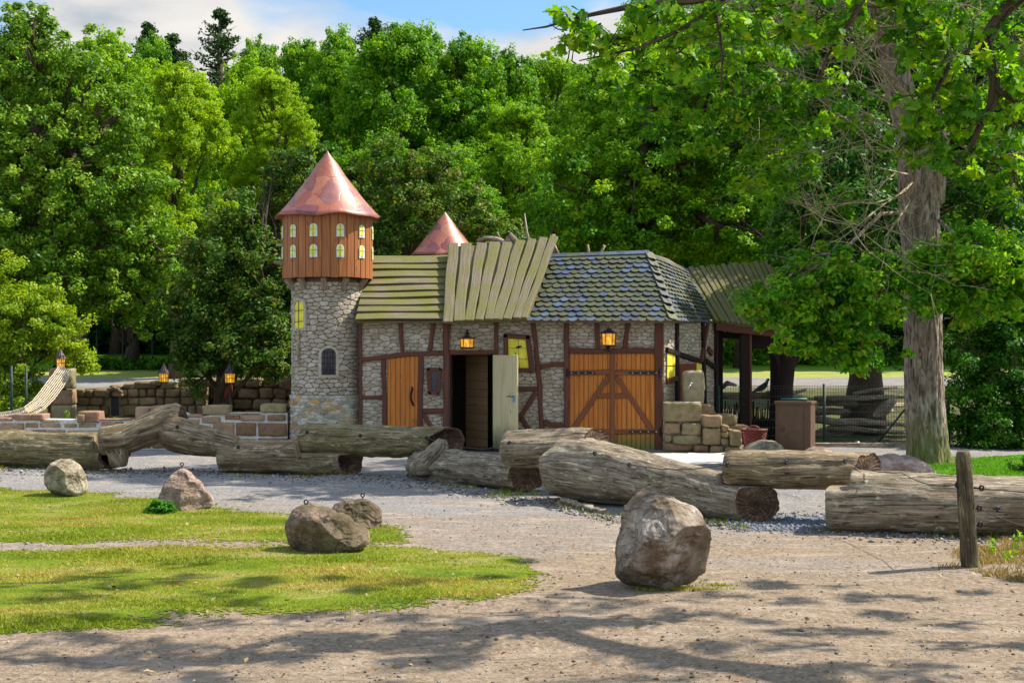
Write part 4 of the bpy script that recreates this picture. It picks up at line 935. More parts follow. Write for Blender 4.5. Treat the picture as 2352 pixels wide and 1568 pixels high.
# pigeon on the rail
def pigeon():
    D = 29.75; b = pv(1748, 903, D); r = thing('pigeon', b, 'dark pigeon with a grey head perched on the round log rail', 'bird')
    k = D/FX; q = lambda x, y, d=0: Vector(((x-1176)*k, D+d, CZ+(HY-y)*k))
    mb = MB(); path = [q(1727, 901), q(1731, 899.5), q(1737, 896), q(1744, 892.5), q(1751, 889), q(1757, 884), q(1760.5, 879), q(1762, 875), q(1763.5, 871.5), q(1765, 869)]
    mb.tube(path, [.012, .020, .034, .056, .064, .058, .04, .030, .030, .014], 14); mb.build('body', M['bird'], r, smooth=True)
    mb = MB(); mb.tube([q(1759, 881, -.012), q(1762, 875, -.012), q(1764, 871, -.012), q(1765.4, 868.6, -.01)], [.033, .031, .032, .013], 12); mb.tube([q(1765, 870.5, -.01), q(1769, 871.5, -.01)], [.008, .002], 6); mb.build('head', M['bird_head'], r, smooth=True)
    for d in (-.03, .03):
        mb = MB(); mb.tube([q(1735, 897, d), q(1744, 893, d*1.7), q(1754, 889, d*1.5)], [.012, .03, .02], 8); mb.build('wing', M['bird'], r, smooth=True)
        mb = MB(); mb.tube([q(1748, 896, d*.7), q(1749, 903.5, d*.7)], .006, 5); mb.tube([q(1746, 903.4, d*.7), q(1752, 903.4, d*.7)], .005, 5); mb.build('leg', M['twig'], r)
pigeon()
# ---------------------------------------------------------------- low stone walls
def px_block(mb, x0, x1, y0, y1, D, depth=.3, proud=.03, seed=None, tint=None, amp=.012, r=.025, n=6):
    k = D/FX; xa, xb = (x0-1176)*k, (x1-1176)*k; za, zb = CZ+(HY-y1)*k, CZ+(HY-y0)*k
    mb.block(((xa+xb)/2, D-proud+depth/2, (za+zb)/2), ((xb-xa)/2, depth/2, (zb-za)/2), r, n, amp, random.randint(0, 999) if seed is None else seed, tint=tint)
lw = thing('low_wall', (-5.8, 27, 0), 'low ruined garden wall of sandstone blocks in white mortar left of the tower', 'wall')
DW = 27.0; q4 = lambda a: a*.2969
r4 = lambda a: 771.75+a*.2969
mbm = MB(); k = DW/FX
def zz(py): return CZ+(HY-py)*k
topl = [(-560, 962), (60, 962), (185, 964), (330, 964), (345, 948), (420, 948), (440, 957), (475, 955), (500, 948), (560, 948), (660, 948)]
mbm.prism([Vector(((x-1176)*k, DW, zz(y))) for x, y in topl]+[Vector(((660-1176)*k, DW, 0)), Vector(((-560-1176)*k, DW, 0))], (0, .34, 0)); mbm.build('mortar_body', M['mortar'], lw)
mb = MB()
B4 = [(-300,-5,670,735),(0,190,670,740),(235,360,722,750),(365,505,722,752),(525,790,728,765),(195,295,668,710),(305,475,668,708),(495,598,674,708),(612,748,674,706),(780,960,656,708),(975,1060,660,698),
      (110,255,600,652),(250,342,600,652),(-300,105,628,660),(310,470,650,666),(600,770,580,670),(1050,1150,548,640),(1165,1320,540,640),(1090,1190,655,690),(1435,1570,608,632),(1435,1545,640,682),(1560,1710,622,676),(1740,1860,608,650),(1865,2050,605,655),
      (2065,2215,605,655),(1570,1768,535,608),(2015,2215,525,590),(1485,1635,690,742),(1645,1815,662,762),(1825,1985,668,772),(1995,2224,668,776),(1435,1560,745,780),(1660,1980,790,815),(1990,2225,785,815),(1200,1420,660,690),(750,1040,640,652),(1755,2010,594,603)]
for a, b, c, d in B4: px_block(mb, q4(a), q4(b), r4(c), r4(d), DW, .34 if c > 605 else .42, .02 if c > 605 else .05)
for r in range(-2, 0):
    x = -1850
    while x < -330:
        w_ = random.uniform(110, 230); px_block(mb, q4(x), q4(min(x+w_-14, -315)), r4(750+r*58), r4(800+r*58), DW, .34, .02, n=4); x += w_
for r in range(3):
    x = -1850+r*30
    while x < 2180:
        w_ = random.uniform(110, 230); px_block(mb, q4(x), q4(min(x+w_-14, 2220)), r4(820+r*58-(60 if x < 1400 else 0)+4), r4(820+r*58+50-(60 if x < 1400 else 0)), DW, .34, .02, n=4); x += w_
px_block(mb, q4(598), q4(655), r4(602), r4(672), DW-.06, .3, .03)
mb.build('blocks', M['sandstone'], lw, smooth=True)
# ruin wall behind
rw = thing('ruin_wall', (-8, 32, 0), 'dark brown ruin wall of weathered blocks with an arched niche behind the low wall', 'wall')
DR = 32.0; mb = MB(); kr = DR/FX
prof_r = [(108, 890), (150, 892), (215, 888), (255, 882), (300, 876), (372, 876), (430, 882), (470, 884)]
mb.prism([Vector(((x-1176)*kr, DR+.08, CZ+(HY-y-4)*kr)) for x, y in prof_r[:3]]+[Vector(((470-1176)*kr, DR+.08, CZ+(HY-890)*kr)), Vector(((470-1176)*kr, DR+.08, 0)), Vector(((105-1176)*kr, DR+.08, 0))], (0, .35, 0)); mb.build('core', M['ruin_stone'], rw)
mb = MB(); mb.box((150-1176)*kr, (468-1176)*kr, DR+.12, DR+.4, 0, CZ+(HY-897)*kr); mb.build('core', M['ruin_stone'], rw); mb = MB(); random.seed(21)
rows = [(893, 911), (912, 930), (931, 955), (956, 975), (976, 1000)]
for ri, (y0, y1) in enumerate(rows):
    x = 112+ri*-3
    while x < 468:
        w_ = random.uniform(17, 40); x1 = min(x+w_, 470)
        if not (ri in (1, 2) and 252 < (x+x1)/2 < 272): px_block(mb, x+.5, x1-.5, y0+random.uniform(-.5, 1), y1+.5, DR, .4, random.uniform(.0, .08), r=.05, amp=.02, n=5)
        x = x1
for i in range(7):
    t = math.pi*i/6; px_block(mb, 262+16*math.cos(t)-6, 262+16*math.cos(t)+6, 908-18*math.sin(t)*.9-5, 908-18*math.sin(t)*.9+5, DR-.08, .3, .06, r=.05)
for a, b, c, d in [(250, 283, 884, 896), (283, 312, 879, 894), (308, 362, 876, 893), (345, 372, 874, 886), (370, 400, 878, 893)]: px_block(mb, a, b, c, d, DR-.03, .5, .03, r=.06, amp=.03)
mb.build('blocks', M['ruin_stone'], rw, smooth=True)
mb = MB(); mb.box((253-1176)*kr, (271-1176)*kr, DR+.075, DR+.09, CZ+(HY-955)*kr, CZ+(HY-898)*kr); mb.build('niche', M['black'], rw)  # flat black plate painted in for the shade inside the niche
# pillar with net and lantern
pl = thing('stone_pillar', W(140, 900, 30.5)*1, 'stacked sandstone pillar draped with rope net at the far left', 'pillar'); pl.location = (W(140, 900, 30.5).x, 30.5, 0)
mb = MB(); px_block(mb, 114, 142, 846, 874, 30.5, .4, .05); px_block(mb, 141, 165, 846, 893, 30.5, .4, .05); px_block(mb, 113, 143, 874, 895, 30.5, .4, .03); px_block(mb, 116, 164, 895, 930, 30.5, .4, 0); px_block(mb, 116, 164, 930, 975, 30.5, .4, 0); px_block(mb, 118, 164, 975, 1004, 30.5, .4, 0)
mb.build('blocks', M['step_stone'], pl, smooth=True)
# rope net
def net():
    pts = [(152, 846, 46), (141, 862, 46), (126, 884, 50), (108, 908, 50), (88, 930, 46), (62, 945, 34), (30, 952, 26), (-10, 957, 24), (-60, 960, 26)]
    n1, n2 = 62, 9; P = np.zeros((n1, n2, 3)); L = len(pts)-1
    for i in range(n1):
        f = i/(n1-1)*L; a = min(int(f), L-1); t = f-a; x, y, w_ = [pts[a][j]*(1-t)+pts[a+1][j]*t for j in range(3)]
        dx, dy = pts[a+1][0]-pts[a][0], pts[a+1][1]-pts[a][1]; l = math.hypot(dx, dy); nx, ny = -dy/l, dx/l
        if nx < 0: nx, ny = -nx, -ny
        for j in range(n2):
            s = (j/(n2-1)-.5)*w_*.85+random.uniform(-.7, .7); D = 30.1-2.9*min(1, f/5)+.10*math.sin(j*1.1)*min(1, i/6); D = max(D, 26.8)
            P[i, j] = W(x+nx*s*.9, y+ny*s*.75, D)
    mb = MB()
    for j in range(n2): mb.tube([Vector(P[i, j]+np.array([0, 0, .006*(i % 2)])) for i in range(n1)], .0085, 5)
    for i in range(0, n1): mb.tube([Vector(P[i, j]) for j in range(n2)], .0075, 5)
    o = mb.build('rope_net', M['rope']); tag(o, 'pale knotted rope net hanging from the far left pillar down to the low wall', 'net')
net()
# shaded wall, red door, rock roof below the dark tree
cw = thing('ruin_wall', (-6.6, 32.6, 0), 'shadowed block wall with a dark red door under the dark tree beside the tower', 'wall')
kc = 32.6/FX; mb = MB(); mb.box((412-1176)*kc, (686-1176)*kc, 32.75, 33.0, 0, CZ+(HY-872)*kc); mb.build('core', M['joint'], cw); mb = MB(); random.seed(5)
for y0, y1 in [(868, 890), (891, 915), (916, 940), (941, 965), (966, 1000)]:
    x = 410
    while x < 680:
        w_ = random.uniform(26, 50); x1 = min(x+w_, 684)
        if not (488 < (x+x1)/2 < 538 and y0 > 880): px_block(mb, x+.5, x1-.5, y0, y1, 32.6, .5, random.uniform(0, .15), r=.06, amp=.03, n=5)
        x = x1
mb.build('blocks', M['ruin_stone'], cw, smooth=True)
mb = MB()
for i in range(5): mb.plank([W(494+i*9, 1000, 32.5), W(494+i*9, 884, 32.5)], .085, NF, .03)
dq = mb.build('door', M['red_door'], cw); mb = MB(); mb.plank([W(497, 945, 32.44), W(530, 888, 32.44)], .09, NF, .03); mb.build('brace', M['red_door'], dq)
mb = MB(); mb.block(W(667, 868, 32)+Vector((0, .6, 0)), (.34, .5, .26), .2, 8, .04, 4); o = mb.build('rock', M['rock_pink'], cw, smooth=True); o['label'] = 'pink capstone on the wall end by the tower'

# steps wall right of the double door
sw = thing('step_wall', (3.7, 26.3, 0), 'stepped low wall of tan sandstone blocks right of the double door', 'wall')
ax = lambda a: 1506.75+a*.1953
ay = lambda a: 790.1+a*.1953
BS = [(85,542,685,917),(90,290,920,1058),(298,538,925,1072),(550,772,835,978),(550,770,985,1190),(772,862,950,1030),(772,862,1033,1098),(770,860,1102,1190),(866,1015,1010,1200),(90,190,1065,1158),(200,545,1068,1182),(90,440,1165,1262),(447,630,1187,1276),(637,806,1197,1286),(812,1015,1207,1288)]
mb = MB()
for i, (a, b, c, d) in enumerate(BS):
    xm = (ax(a)+ax(b))/2; D = 26.5-(xm-1523)/200*.35; px_block(mb, ax(a)+.4, ax(b)-.4, ay(c), ay(d), D, .42, .03, amp=.022, r=.045, n=8)
for a, b, c, d in [(300,700,712,835),(600,962,826,950),(800,1095,952,1012),(560,960,950,1280),(300,700,835,1270)]: px_block(mb, ax(a), ax(b)-.5, ay(c), ay(d), 26.85, .4, .0, amp=.02, r=.05, n=8)
mb.build('blocks', M['step_stone'], sw, smooth=True)
mb = MB(); a = W(1524, 930, 26.56); b = W(1700, 1040, 26.3); mb.box(a.x, W(1610, 0, 26.6).x, 26.56, 26.9, 0, .92); mb.box(W(1610, 0, 26.6).x, W(1650, 0, 26.5).x, 26.5, 26.9, 0, .6); mb.box(W(1650, 0, 26.5).x, W(1690, 0, 26.5).x, 26.42, 26.9, 0, .32); mb.build('mortar_body', M['mortar'], sw)
fs = thing('tap_stone', (W(1592, 0, 26.9).x, 26.9, CZ+(HY-927)*26.9/FX), 'upright standing stone with a small brass tap on the stepped wall', 'stone')
mb = MB(); px_block(mb, 1568, 1617, 850, 931, 26.85, .3, .1, amp=.02, r=.09, n=10); mb.build('stone', M['faucet_stone'], fs, smooth=True)
mb = MB(); p = W(1587, 884, 26.6); mb.tube([p+Vector((0, .1, 0)), p+Vector((-.01, -.04, 0)), p+Vector((-.045, -.06, -.02)), p+Vector((-.05, -.06, -.075))], .013, 8); mb.tube([p+Vector((-.005, -.03, 0)), p+Vector((-.005, -.03, .035))], .008, 6); mb.tube([p+Vector((-.045, -.03, .038)), p+Vector((.035, -.03, .038))], .007, 6)
mb.build('tap', M['steel'], fs, smooth=True)
# wicker basket
bk = thing('wicker_basket', (W(1732, 0, 25.9).x, 25.9, 0), 'red wicker basket with a hoop handle beside the stepped wall', 'basket')
c = Vector(bk.location); mb = MB(); H0, H1 = .03, CZ+(HY-986)*25.9/FX
for i in range(15):
    t = i/14; R = .155+.075*t; z = H0+(H1-H0)*t; mb.tube([c+Vector((math.cos(a)*(R*1.02+.006*math.sin(a*12+i*math.pi)), math.sin(a)*(R*.8+.006*math.sin(a*12+i*math.pi)), z)) for a in [2*math.pi*j/48 for j in range(48)]], .0115, 5, True, tint=random.random())
mb.build('body', M['wicker'], bk, smooth=True); mb = MB()
for i in range(24): a = 2*math.pi*i/24; mb.tube([c+Vector((math.cos(a)*.152, math.sin(a)*.122, 0.01)), c+Vector((math.cos(a)*.232, math.sin(a)*.186, H1+.01))], .007, 5)
mb.build('rib', M['wicker'], bk); mb = MB(); mb.tube([c+Vector((math.cos(a)*.24, math.sin(a)*.19, H1)) for a in [2*math.pi*j/32 for j in range(32)]], .017, 7, True); mb.build('rim', M['wicker'], bk, smooth=True)
for s in (-1,): mb = MB(); mb.tube([c+Vector((-.04+.115*math.cos(t), -.15, H1+.075*math.sin(t))) for t in [math.pi*k/10 for k in range(11)]], .014, 7); mb.build('handle', M['wicker'], bk, smooth=True)
# cabinet
cab = thing('cabinet', (5.3, 26.6, 0), 'brown painted utility cabinet with a latch beside the pavilion', 'cabinet')
fr_ = Vector((W(1862, 0, 26.35).x, 26.35, 0)); fl_ = Vector((W(1781, 0, 26.62).x, 26.62, 0)); fd = (fr_-fl_); fw = fd.length; fd = fd/fw; bn = Vector((-fd.y, fd.x, 0)); bn = bn if bn.y > 0 else -bn; cz_ = CZ+(HY-927)*26.45/FX
mb = MB(); ce = fl_+fd*fw/2+bn*.2; mb.obox(ce+Vector((0, 0, cz_/2)), fd*fw/2, bn*.2, Vector((0, 0, cz_/2))); cb = mb.build('body', M['cabinet'], cab, bevel=.008)
mb = MB(); mb.obox(ce+Vector((0, 0, cz_+.02)), fd*(fw/2+.02), bn*.222, Vector((0, 0, .025))); mb.build('lid', M['cabinet'], cab, bevel=.008)
mb = MB(); mb.obox(fl_+fd*(fw*.44)-bn*.008+Vector((0, 0, cz_*.49)), fd*fw*.36, bn*.008, Vector((0, 0, cz_*.46))); dr_ = mb.build('door', M['cabinet'], cab, bevel=.004)
mb = MB(); lp = fl_+fd*.06-bn*.03+Vector((0, 0, cz_*.52)); mb.obox(lp+fd*.05, fd*.06, bn*.006, Vector((0, 0, .012))); mb.ring(lp+fd*.075+Vector((0, 0, -.05)), .035, .007, bn); mb.obox(lp+fd*.04+Vector((0, 0, -.03)), fd*.015, bn*.008, Vector((0, 0, .03))); mb.build('latch', M['cabinet'], dr_)
mb = MB(); z = cz_+.072; mb.tube([ce-fd*.26-bn*.05+Vector((0, 0, z)), ce+fd*.23-bn*.05+Vector((0, 0, z))], .032, 12); tag(mb.build('green_roll', M['green'], None, smooth=True), 'dark green rolled sheet lying on the brown cabinet', 'roll')
# mesh fence ------------------------------------------------------------
mf = thing('mesh_fence', (6.2, 28.1, 0), 'green wire mesh fence between the pavilion and the oak trunk', 'fence')
DF = 28.1; zf = CZ+(HY-886)*DF/FX; mb = MB(); xa, xb = W(1648, 0, DF).x, W(2180, 0, DF).x; x = xa
while x < xb: mb.tube([(x, DF, .03), (x, DF, zf)], .0042, 3); x += .052
z = .04
while z < zf+.01: mb.tube([(xa, DF+.003, z), (xb, DF+.003, z)], .0042, 3); z += (.155 if z > zf-.25 or z < 5 else .155) if z < zf-.2 else .05
mb.build('mesh_panel', M['fence_green'], mf)
for px, h in ((1893, 881), (2090, 886), (2178, 886), (1650, 886)):
    mb = MB(); x = W(px, 0, DF-.05).x; mb.tube([(x, DF-.05, 0), (x, DF-.05, CZ+(HY-h)*DF/FX)], .032, 10); mb.build('post', M['fence_green'], mf, smooth=True)
mb = MB(); mb.tube([W(2005, 1031, DF-.08), W(2078, 940, DF-.05)], .02, 8); mb.build('brace', M['fence_green'], mf, smooth=True)
kb = MB(); kb.box(W(1868, 0, 27.4).x, W(2120, 0, 27.4).x, 27.3, 27.45, -.05, .10); o = kb.build('kerb_board', M['driftwood']); tag(o, 'low brown board edging along the foot of the mesh fence', 'edging')
mb = MB(); c = W(1969, 1019, 27.9); 
V = []; 
mb.lathe(c, [(.001, -.065)]+[(.065*math.sin(t), -.065*math.cos(t)) for t in [math.pi*k/10 for k in range(1, 10)]]+[(.001, .065)], 20); o = mb.build('silver_ball', M['steel'], None, smooth=True); tag(o, 'small silver ball lying at the foot of the mesh fence', 'ball')

# ---------------------------------------------------------------- lanterns
def lantern(loc, label, R=.10, H=.20, roof=.16, seg=6, group=None, flaps=True, bars=2):
    t = thing('lantern', loc, label, 'lantern', group); c = Vector(loc)
    mb = MB(); mb.lathe(c, [(R*.9, 0), (R*1.04, .012), (R*.98, .025)], seg); mb.build('base', M['iron'], t)
    mb = MB(); mb.lathe(c, [(R*.88, .026), (R*.96, .026+H)], seg); mb.build('glass', M['glow'], t)
    mb = MB()
    for i in range(seg):
        a = 2*math.pi*i/seg; a2 = 2*math.pi*(i+1)/seg; p = lambda an, k, z: c+Vector((math.cos(an)*R*k, math.sin(an)*R*k, z))
        mb.tube([p(a, .93, .02), p(a, 1.01, .03+H)], .007, 5)
        for z in [H*(j+1)/(bars) for j in range(bars-1)]: mb.tube([p(a, .96, .026+z), p(a2, .96, .026+z)], .004, 4)
        if bars > 1: mb.tube([(p(a, .95, .02)+p(a2, .95, .02))/2, (p(a, 1.02, .03+H)+p(a2, 1.02, .03+H))/2], .004, 4)
        mb.tube([p(a, 1.0, .03+H), p(a2, 1.0, .03+H)], .008, 5)
    mb.build('frame', M['iron'], t)
    mb = MB(); z = .03+H; mb.lathe(c+Vector((0, 0, z)), [(R*1.25, -.01), (R*1.22, .005), (R*.6, roof*.5), (R*.12, roof), (R*.1, roof+.015)], seg)
    if flaps:
        for i in range(seg):
            a = 2*math.pi*(i+.5)/seg; d = Vector((math.cos(a), math.sin(a), 0)); s = Vector((-d.y, d.x, 0)); q = c+Vector((0, 0, z+roof*.42))+d*R*.62
            mb.add([q-s*.02-Vector((0, 0, .03)), q+s*.02-Vector((0, 0, .03)), q+d*.035+Vector((0, 0, -.03)), q+Vector((0, 0, .045))-d*.02], [(0, 2, 3), (2, 1, 3), (0, 1, 2)])
    mb.build('roof', M['iron_roof'], t); mb = MB(); mb.tube([c+Vector((0, 0, z+roof)), c+Vector((0, 0, z+roof+.05))], [.008, .003], 6); mb.build('finial', M['iron'], t)
    return t
k3 = 30.6/FX
L1_ = lantern(W(138.5, 846, 30.45), 'leftmost glowing lantern with a pointed dark roof on the net draped pillar', .105, .185, .20, group='pointed lanterns along the ruin')
dup(L1_, W(376, 879, 31.4), 'glowing pointed lantern on the ruin wall at the left edge of the dark tree', .2)
dup(L1_, W(528, 881, 29.3), 'glowing lantern hanging in shade beside the dark red door', .1)
mb = MB(); mb.tube([W(529, 1014, 29.3), W(528, 881, 29.3)], .022, 8); tag(mb.build('lantern_post', M['iron'], None), 'thin black pole under the lantern beside the dark red door', 'pole')
def walllamp(px, y0, y1, label, below):
    D = YF-.24; k = D/FX; H = (y1-y0)*k; c = W(px, y1, D); t = lantern(c, label, .125, H*.56, H*.25, 6, None, False, 1)
    t.rotation_euler = (0, 0, 0)
    mb = MB(); w0 = Vector((c.x, YF-.03, 0))
    if below:
        z = c.z-.03; mb.tube([c+Vector((0, 0, .01)), c+Vector((0, 0, -.05)), c+Vector((0, .10, -.09)), Vector((c.x, YF-.04, c.z-.05))], .014, 7); mb.obox((c.x, YF-.035, c.z-.03), (.035, 0, 0), (0, .012, 0), (0, 0, .07))
    else:
        z = c.z+H*.9; mb.tube([Vector((c.x, YF-.03, z+.02)), Vector((c.x, YF-.12, z+.09)), Vector((c.x, D+.03, z+.10)), Vector((c.x, D, z+.02))], .013, 7); mb.obox((c.x, YF-.035, z), (.03, 0, 0), (0, .012, 0), (0, 0, .06))
    mb.build('bracket', M['iron'], t, smooth=True)
walllamp(1072.5, 766, 800, 'glowing carriage lantern hanging from an arm above the open doorway', False)
walllamp(1398, 748, 795, 'carriage lantern standing on a bracket above the orange double door', True)

# driftwood on the roof ridge
def stick(path, rads, D, label, mat='driftwood', cat='branch', seg=9, name='dead_branch'):
    mb = MB()
    for pth, rd in (zip(path, rads) if isinstance(path[0], list) else [(path, rads)]): mb.tube([W(a, b, D+(c[0] if c else 0)) for a, b, *c in pth], rd, seg, rough=.12 if max(rd) < .1 else .03)
    return tag(mb.build(name, M[mat], None, smooth=True), label, cat)
stick([[(1096, 554), (1115, 547), (1140, 549), (1165, 560), (1180, 575)], [(1150, 552), (1142, 534)], [(1178, 572), (1166, 548), (1172, 538), (1188, 556), (1192, 575)]], [[.035, .045, .05, .06, .05], [.02, .016], [.05, .06, .05, .06, .05]], 28.4, 'bleached forked branch lying along the ridge of the fan shaped plank roof')
stick([(1216, 575), (1212, 545), (1208, 520), (1205, 490)], [.03, .03, .022, .008], 28.5, 'thin dark upright branch behind the fan shaped plank roof')
stick([[(1270, 590), (1270, 560), (1270, 538)], [(1272, 560), (1285, 590)]], [[.055, .05, .055], [.03, .03]], 28.45, 'stubby grey post with a side limb at the right end of the fan roof')
stick([(1354, 600), (1352, 580), (1350, 562)], [.03, .03, .022], 28.6, 'short pale stick rising straight above the slate ridge')
stick([(1370, 600), (1380, 580), (1389, 563)], [.03, .028, .03], 28.6, 'short brown stick leaning right above the slate ridge')

# ---------------------------------------------------------------- boulders
def boulder(name, outline, D, depth, mat, label, seed, cuts=8, amp=.06, eye=None, yc=None, cutd=(.72, .95)):
    """solid boulder whose silhouette from the front follows the outline; D is the distance of its middle"""
    k = D/FX; xs_ = [p[0] for p in outline]; ys_ = [p[1] for p in outline]; cx, cy = (min(xs_)+max(xs_))/2, (min(ys_)+max(ys_))/2
    c = W(cx, cy, D)-Vector((0, 0, .035)); an = np.array([math.atan2(-(y-cy), x-cx) for x, y in outline]); rr = np.array([math.hypot(x-cx, y-cy)*k for x, y in outline]); o = np.argsort(an); an, rr = an[o], rr[o]
    an = np.concatenate([an-2*math.pi, an, an+2*math.pi]); rr = np.tile(rr, 3)
    nu, nv = 190, 100; th_ = np.linspace(0, 2*math.pi, nu, endpoint=False); ph = np.linspace(0, math.pi, nv)      # poles towards +-Y
    T, Pp = np.meshgrid(th_, ph); T = T.ravel(); Pp = Pp.ravel(); U = np.stack([np.sin(Pp)*np.cos(T), np.cos(Pp), np.sin(Pp)*np.sin(T)], 1)
    R = np.interp(np.angle(np.exp(1j*T)), an, rr); R = R if True else R
    # smooth superellipse section
    s = np.sign(np.cos(Pp))*np.abs(np.cos(Pp))**.9; q = np.abs(np.sin(Pp))**.8
    P = np.stack([q*np.cos(T)*R, s*depth, q*np.sin(T)*R], 1); rg = np.random.default_rng(seed)
    m = rr.mean()
    for i in range(cuts):
        d = rg.normal(size=3); d[1] = -abs(d[1])*.9-.35 if i % 2 == 0 else d[1]; d /= np.linalg.norm(d); sup = (P@d).max(); lim = sup*rg.uniform(*cutd); ex = P@d-lim; e = np.maximum(ex, 0)[:, None]
        ssil = np.clip(1-np.abs(U[:, 1])*2.2, 0, 1)[:, None]; P = P-d*e*.96*(1-ssil*.75)
    nn = P/np.maximum(np.linalg.norm(P, axis=1, keepdims=True), 1e-5)
    rd = 1-np.abs(fbm(P*2.2/m*.35+seed, 4, seed+5))*1.0
    tq = fbm(P*np.array([.9, .9, 1.5])/m+seed*1.7, 3, seed+21)*3.2; fr_ = tq-np.floor(tq); ter = np.floor(tq)+np.clip((fr_-.38)/.24, 0, 1)
    P = P+nn*(fbm(P*(1.1/m), 5, seed, .55)*amp*m*1.1+(rd-.7)*amp*m*.9+ter*amp*m*.42+fbm(P*9/m, 3, seed+2)*amp*m*.14)[:, None]
    F = []
    for i in range(nv-1):
        for j in range(nu): F.append((i*nu+j, (i+1)*nu+j, (i+1)*nu+(j+1) % nu, i*nu+(j+1) % nu))
    P = P+np.array(c); base = Vector((c.x, c.y, 0)); r = thing(name, base, label, 'boulder')
    fast_mesh('stone', P, F, M[mat], r, tint=np.full(len(F), .5), smooth=True)
    if eye:
        e = W(eye[0], eye[1], D)-Vector((0, 0, .03)); mb = MB(); zt_ = W(0, eye[2], D).z-.03; mb.tube([Vector((e.x, e.y, zt_-.05)), Vector((e.x, e.y, e.z-.015))], .007, 6); mb.ring(e, .019, .007, (.4, -1, 0)); mb.build('eye_bolt', M['iron'], r, smooth=True)
    return r
boulder('boulder', [(108, 1092), (112, 1072), (120, 1056), (135, 1048), (152, 1047), (170, 1054), (184, 1070), (192, 1095), (198, 1120), (190, 1131), (155, 1135), (124, 1130), (110, 1110)], 19.0, .24, 'rock_grey', 'pale grey boulder with green patches at the far left of the lawn', 3)
boulder('boulder', [(360, 1152), (372, 1120), (390, 1090), (405, 1073), (417, 1068), (428, 1073), (445, 1092), (470, 1118), (488, 1140), (490, 1155), (460, 1166), (420, 1168), (380, 1166)], 17.2, .30, 'rock_pink', 'pink pyramid shaped boulder with a clump of leaves at its foot', 12, 5, .05, (418, 1060, 1068), cutd=(.6, .8))
boulder('boulder', [(655, 1222), (657, 1190), (670, 1165), (700, 1152), (735, 1155), (775, 1168), (820, 1188), (850, 1210), (851, 1228), (832, 1255), (790, 1263), (720, 1262), (672, 1256), (658, 1240)], 13.7, .30, 'rock_brown', 'brown slanting boulder with an eye bolt in front of the small boulder', 8, 7, .06, (703, 1145, 1153))
boulder('boulder', [(755, 1185), (762, 1160), (785, 1145), (815, 1138), (842, 1138), (865, 1152), (877, 1172), (878, 1198), (862, 1214), (830, 1220), (780, 1215)], 15.2, .26, 'rock_brown', 'smaller mossy brown boulder tucked behind the slanting boulder', 23, 7, .07, (833, 1130, 1138))
boulder('boulder', [(1397, 1270), (1402, 1225), (1418, 1170), (1445, 1130), (1480, 1114), (1520, 1112), (1560, 1118), (1598, 1150), (1625, 1190), (1637, 1225), (1628, 1275), (1605, 1325), (1560, 1338), (1490, 1340), (1430, 1334), (1405, 1312)], 11.65, .45, 'rock_big', 'largest boulder, pale topped with cracked brown flanks, standing on the sandy ground', 31, 14, .06, cutd=(.66, .88))
boulder('boulder', [(1700, 1045), (1712, 1022), (1735, 1010), (1765, 1007), (1790, 1015), (1806, 1036), (1812, 1060), (1760, 1072), (1705, 1068)], 23.6, .35, 'rock_grey', 'pale speckled boulder behind the raised log by the basket', 41, 4, .03)
boulder('boulder', [(1835, 1050), (1850, 1030), (1878, 1023), (1905, 1028), (1924, 1042), (1930, 1058), (1880, 1072), (1840, 1066)], 24.2, .3, 'rock_pink', 'low pink boulder in front of the mesh fence', 43, 3, .03)
boulder('boulder', [(1985, 1070), (1998, 1047), (2030, 1040), (2070, 1041), (2110, 1052), (2138, 1070), (2150, 1092), (2120, 1104), (2040, 1106), (1992, 1098)], 21.3, .42, 'rock_pink', 'broad smooth pinkish boulder at the foot of the oak trunk', 47, 3, .03)
# herb clump by the pyramid boulder
rng = np.random.default_rng(5); hb = thing('leafy_herb', (W(372, 0, 16.9).x, 16.85, 0), 'bright green leafy clump at the foot of the pyramid shaped boulder', 'plant')
P, N, Sz, T = crown_points([((W(372, 0, 16.9).x, 16.85, .07), (.17, .14, .09))], .045, 3.5, .05, rng, up=1.2); V, F, T = leaf_arrays(P, N, Sz, T, rng); fast_mesh('foliage', V, F, M['lf_herb'], hb, T)
mb = MB(); [mb.tube([Vector(hb.location)+Vector((0, 0, 0)), Vector(hb.location)+Vector((random.uniform(-.12, .12), random.uniform(-.1, .1), .1))], .003, 4) for _ in range(8)]; mb.build('stem', M['lf_herb'], hb)

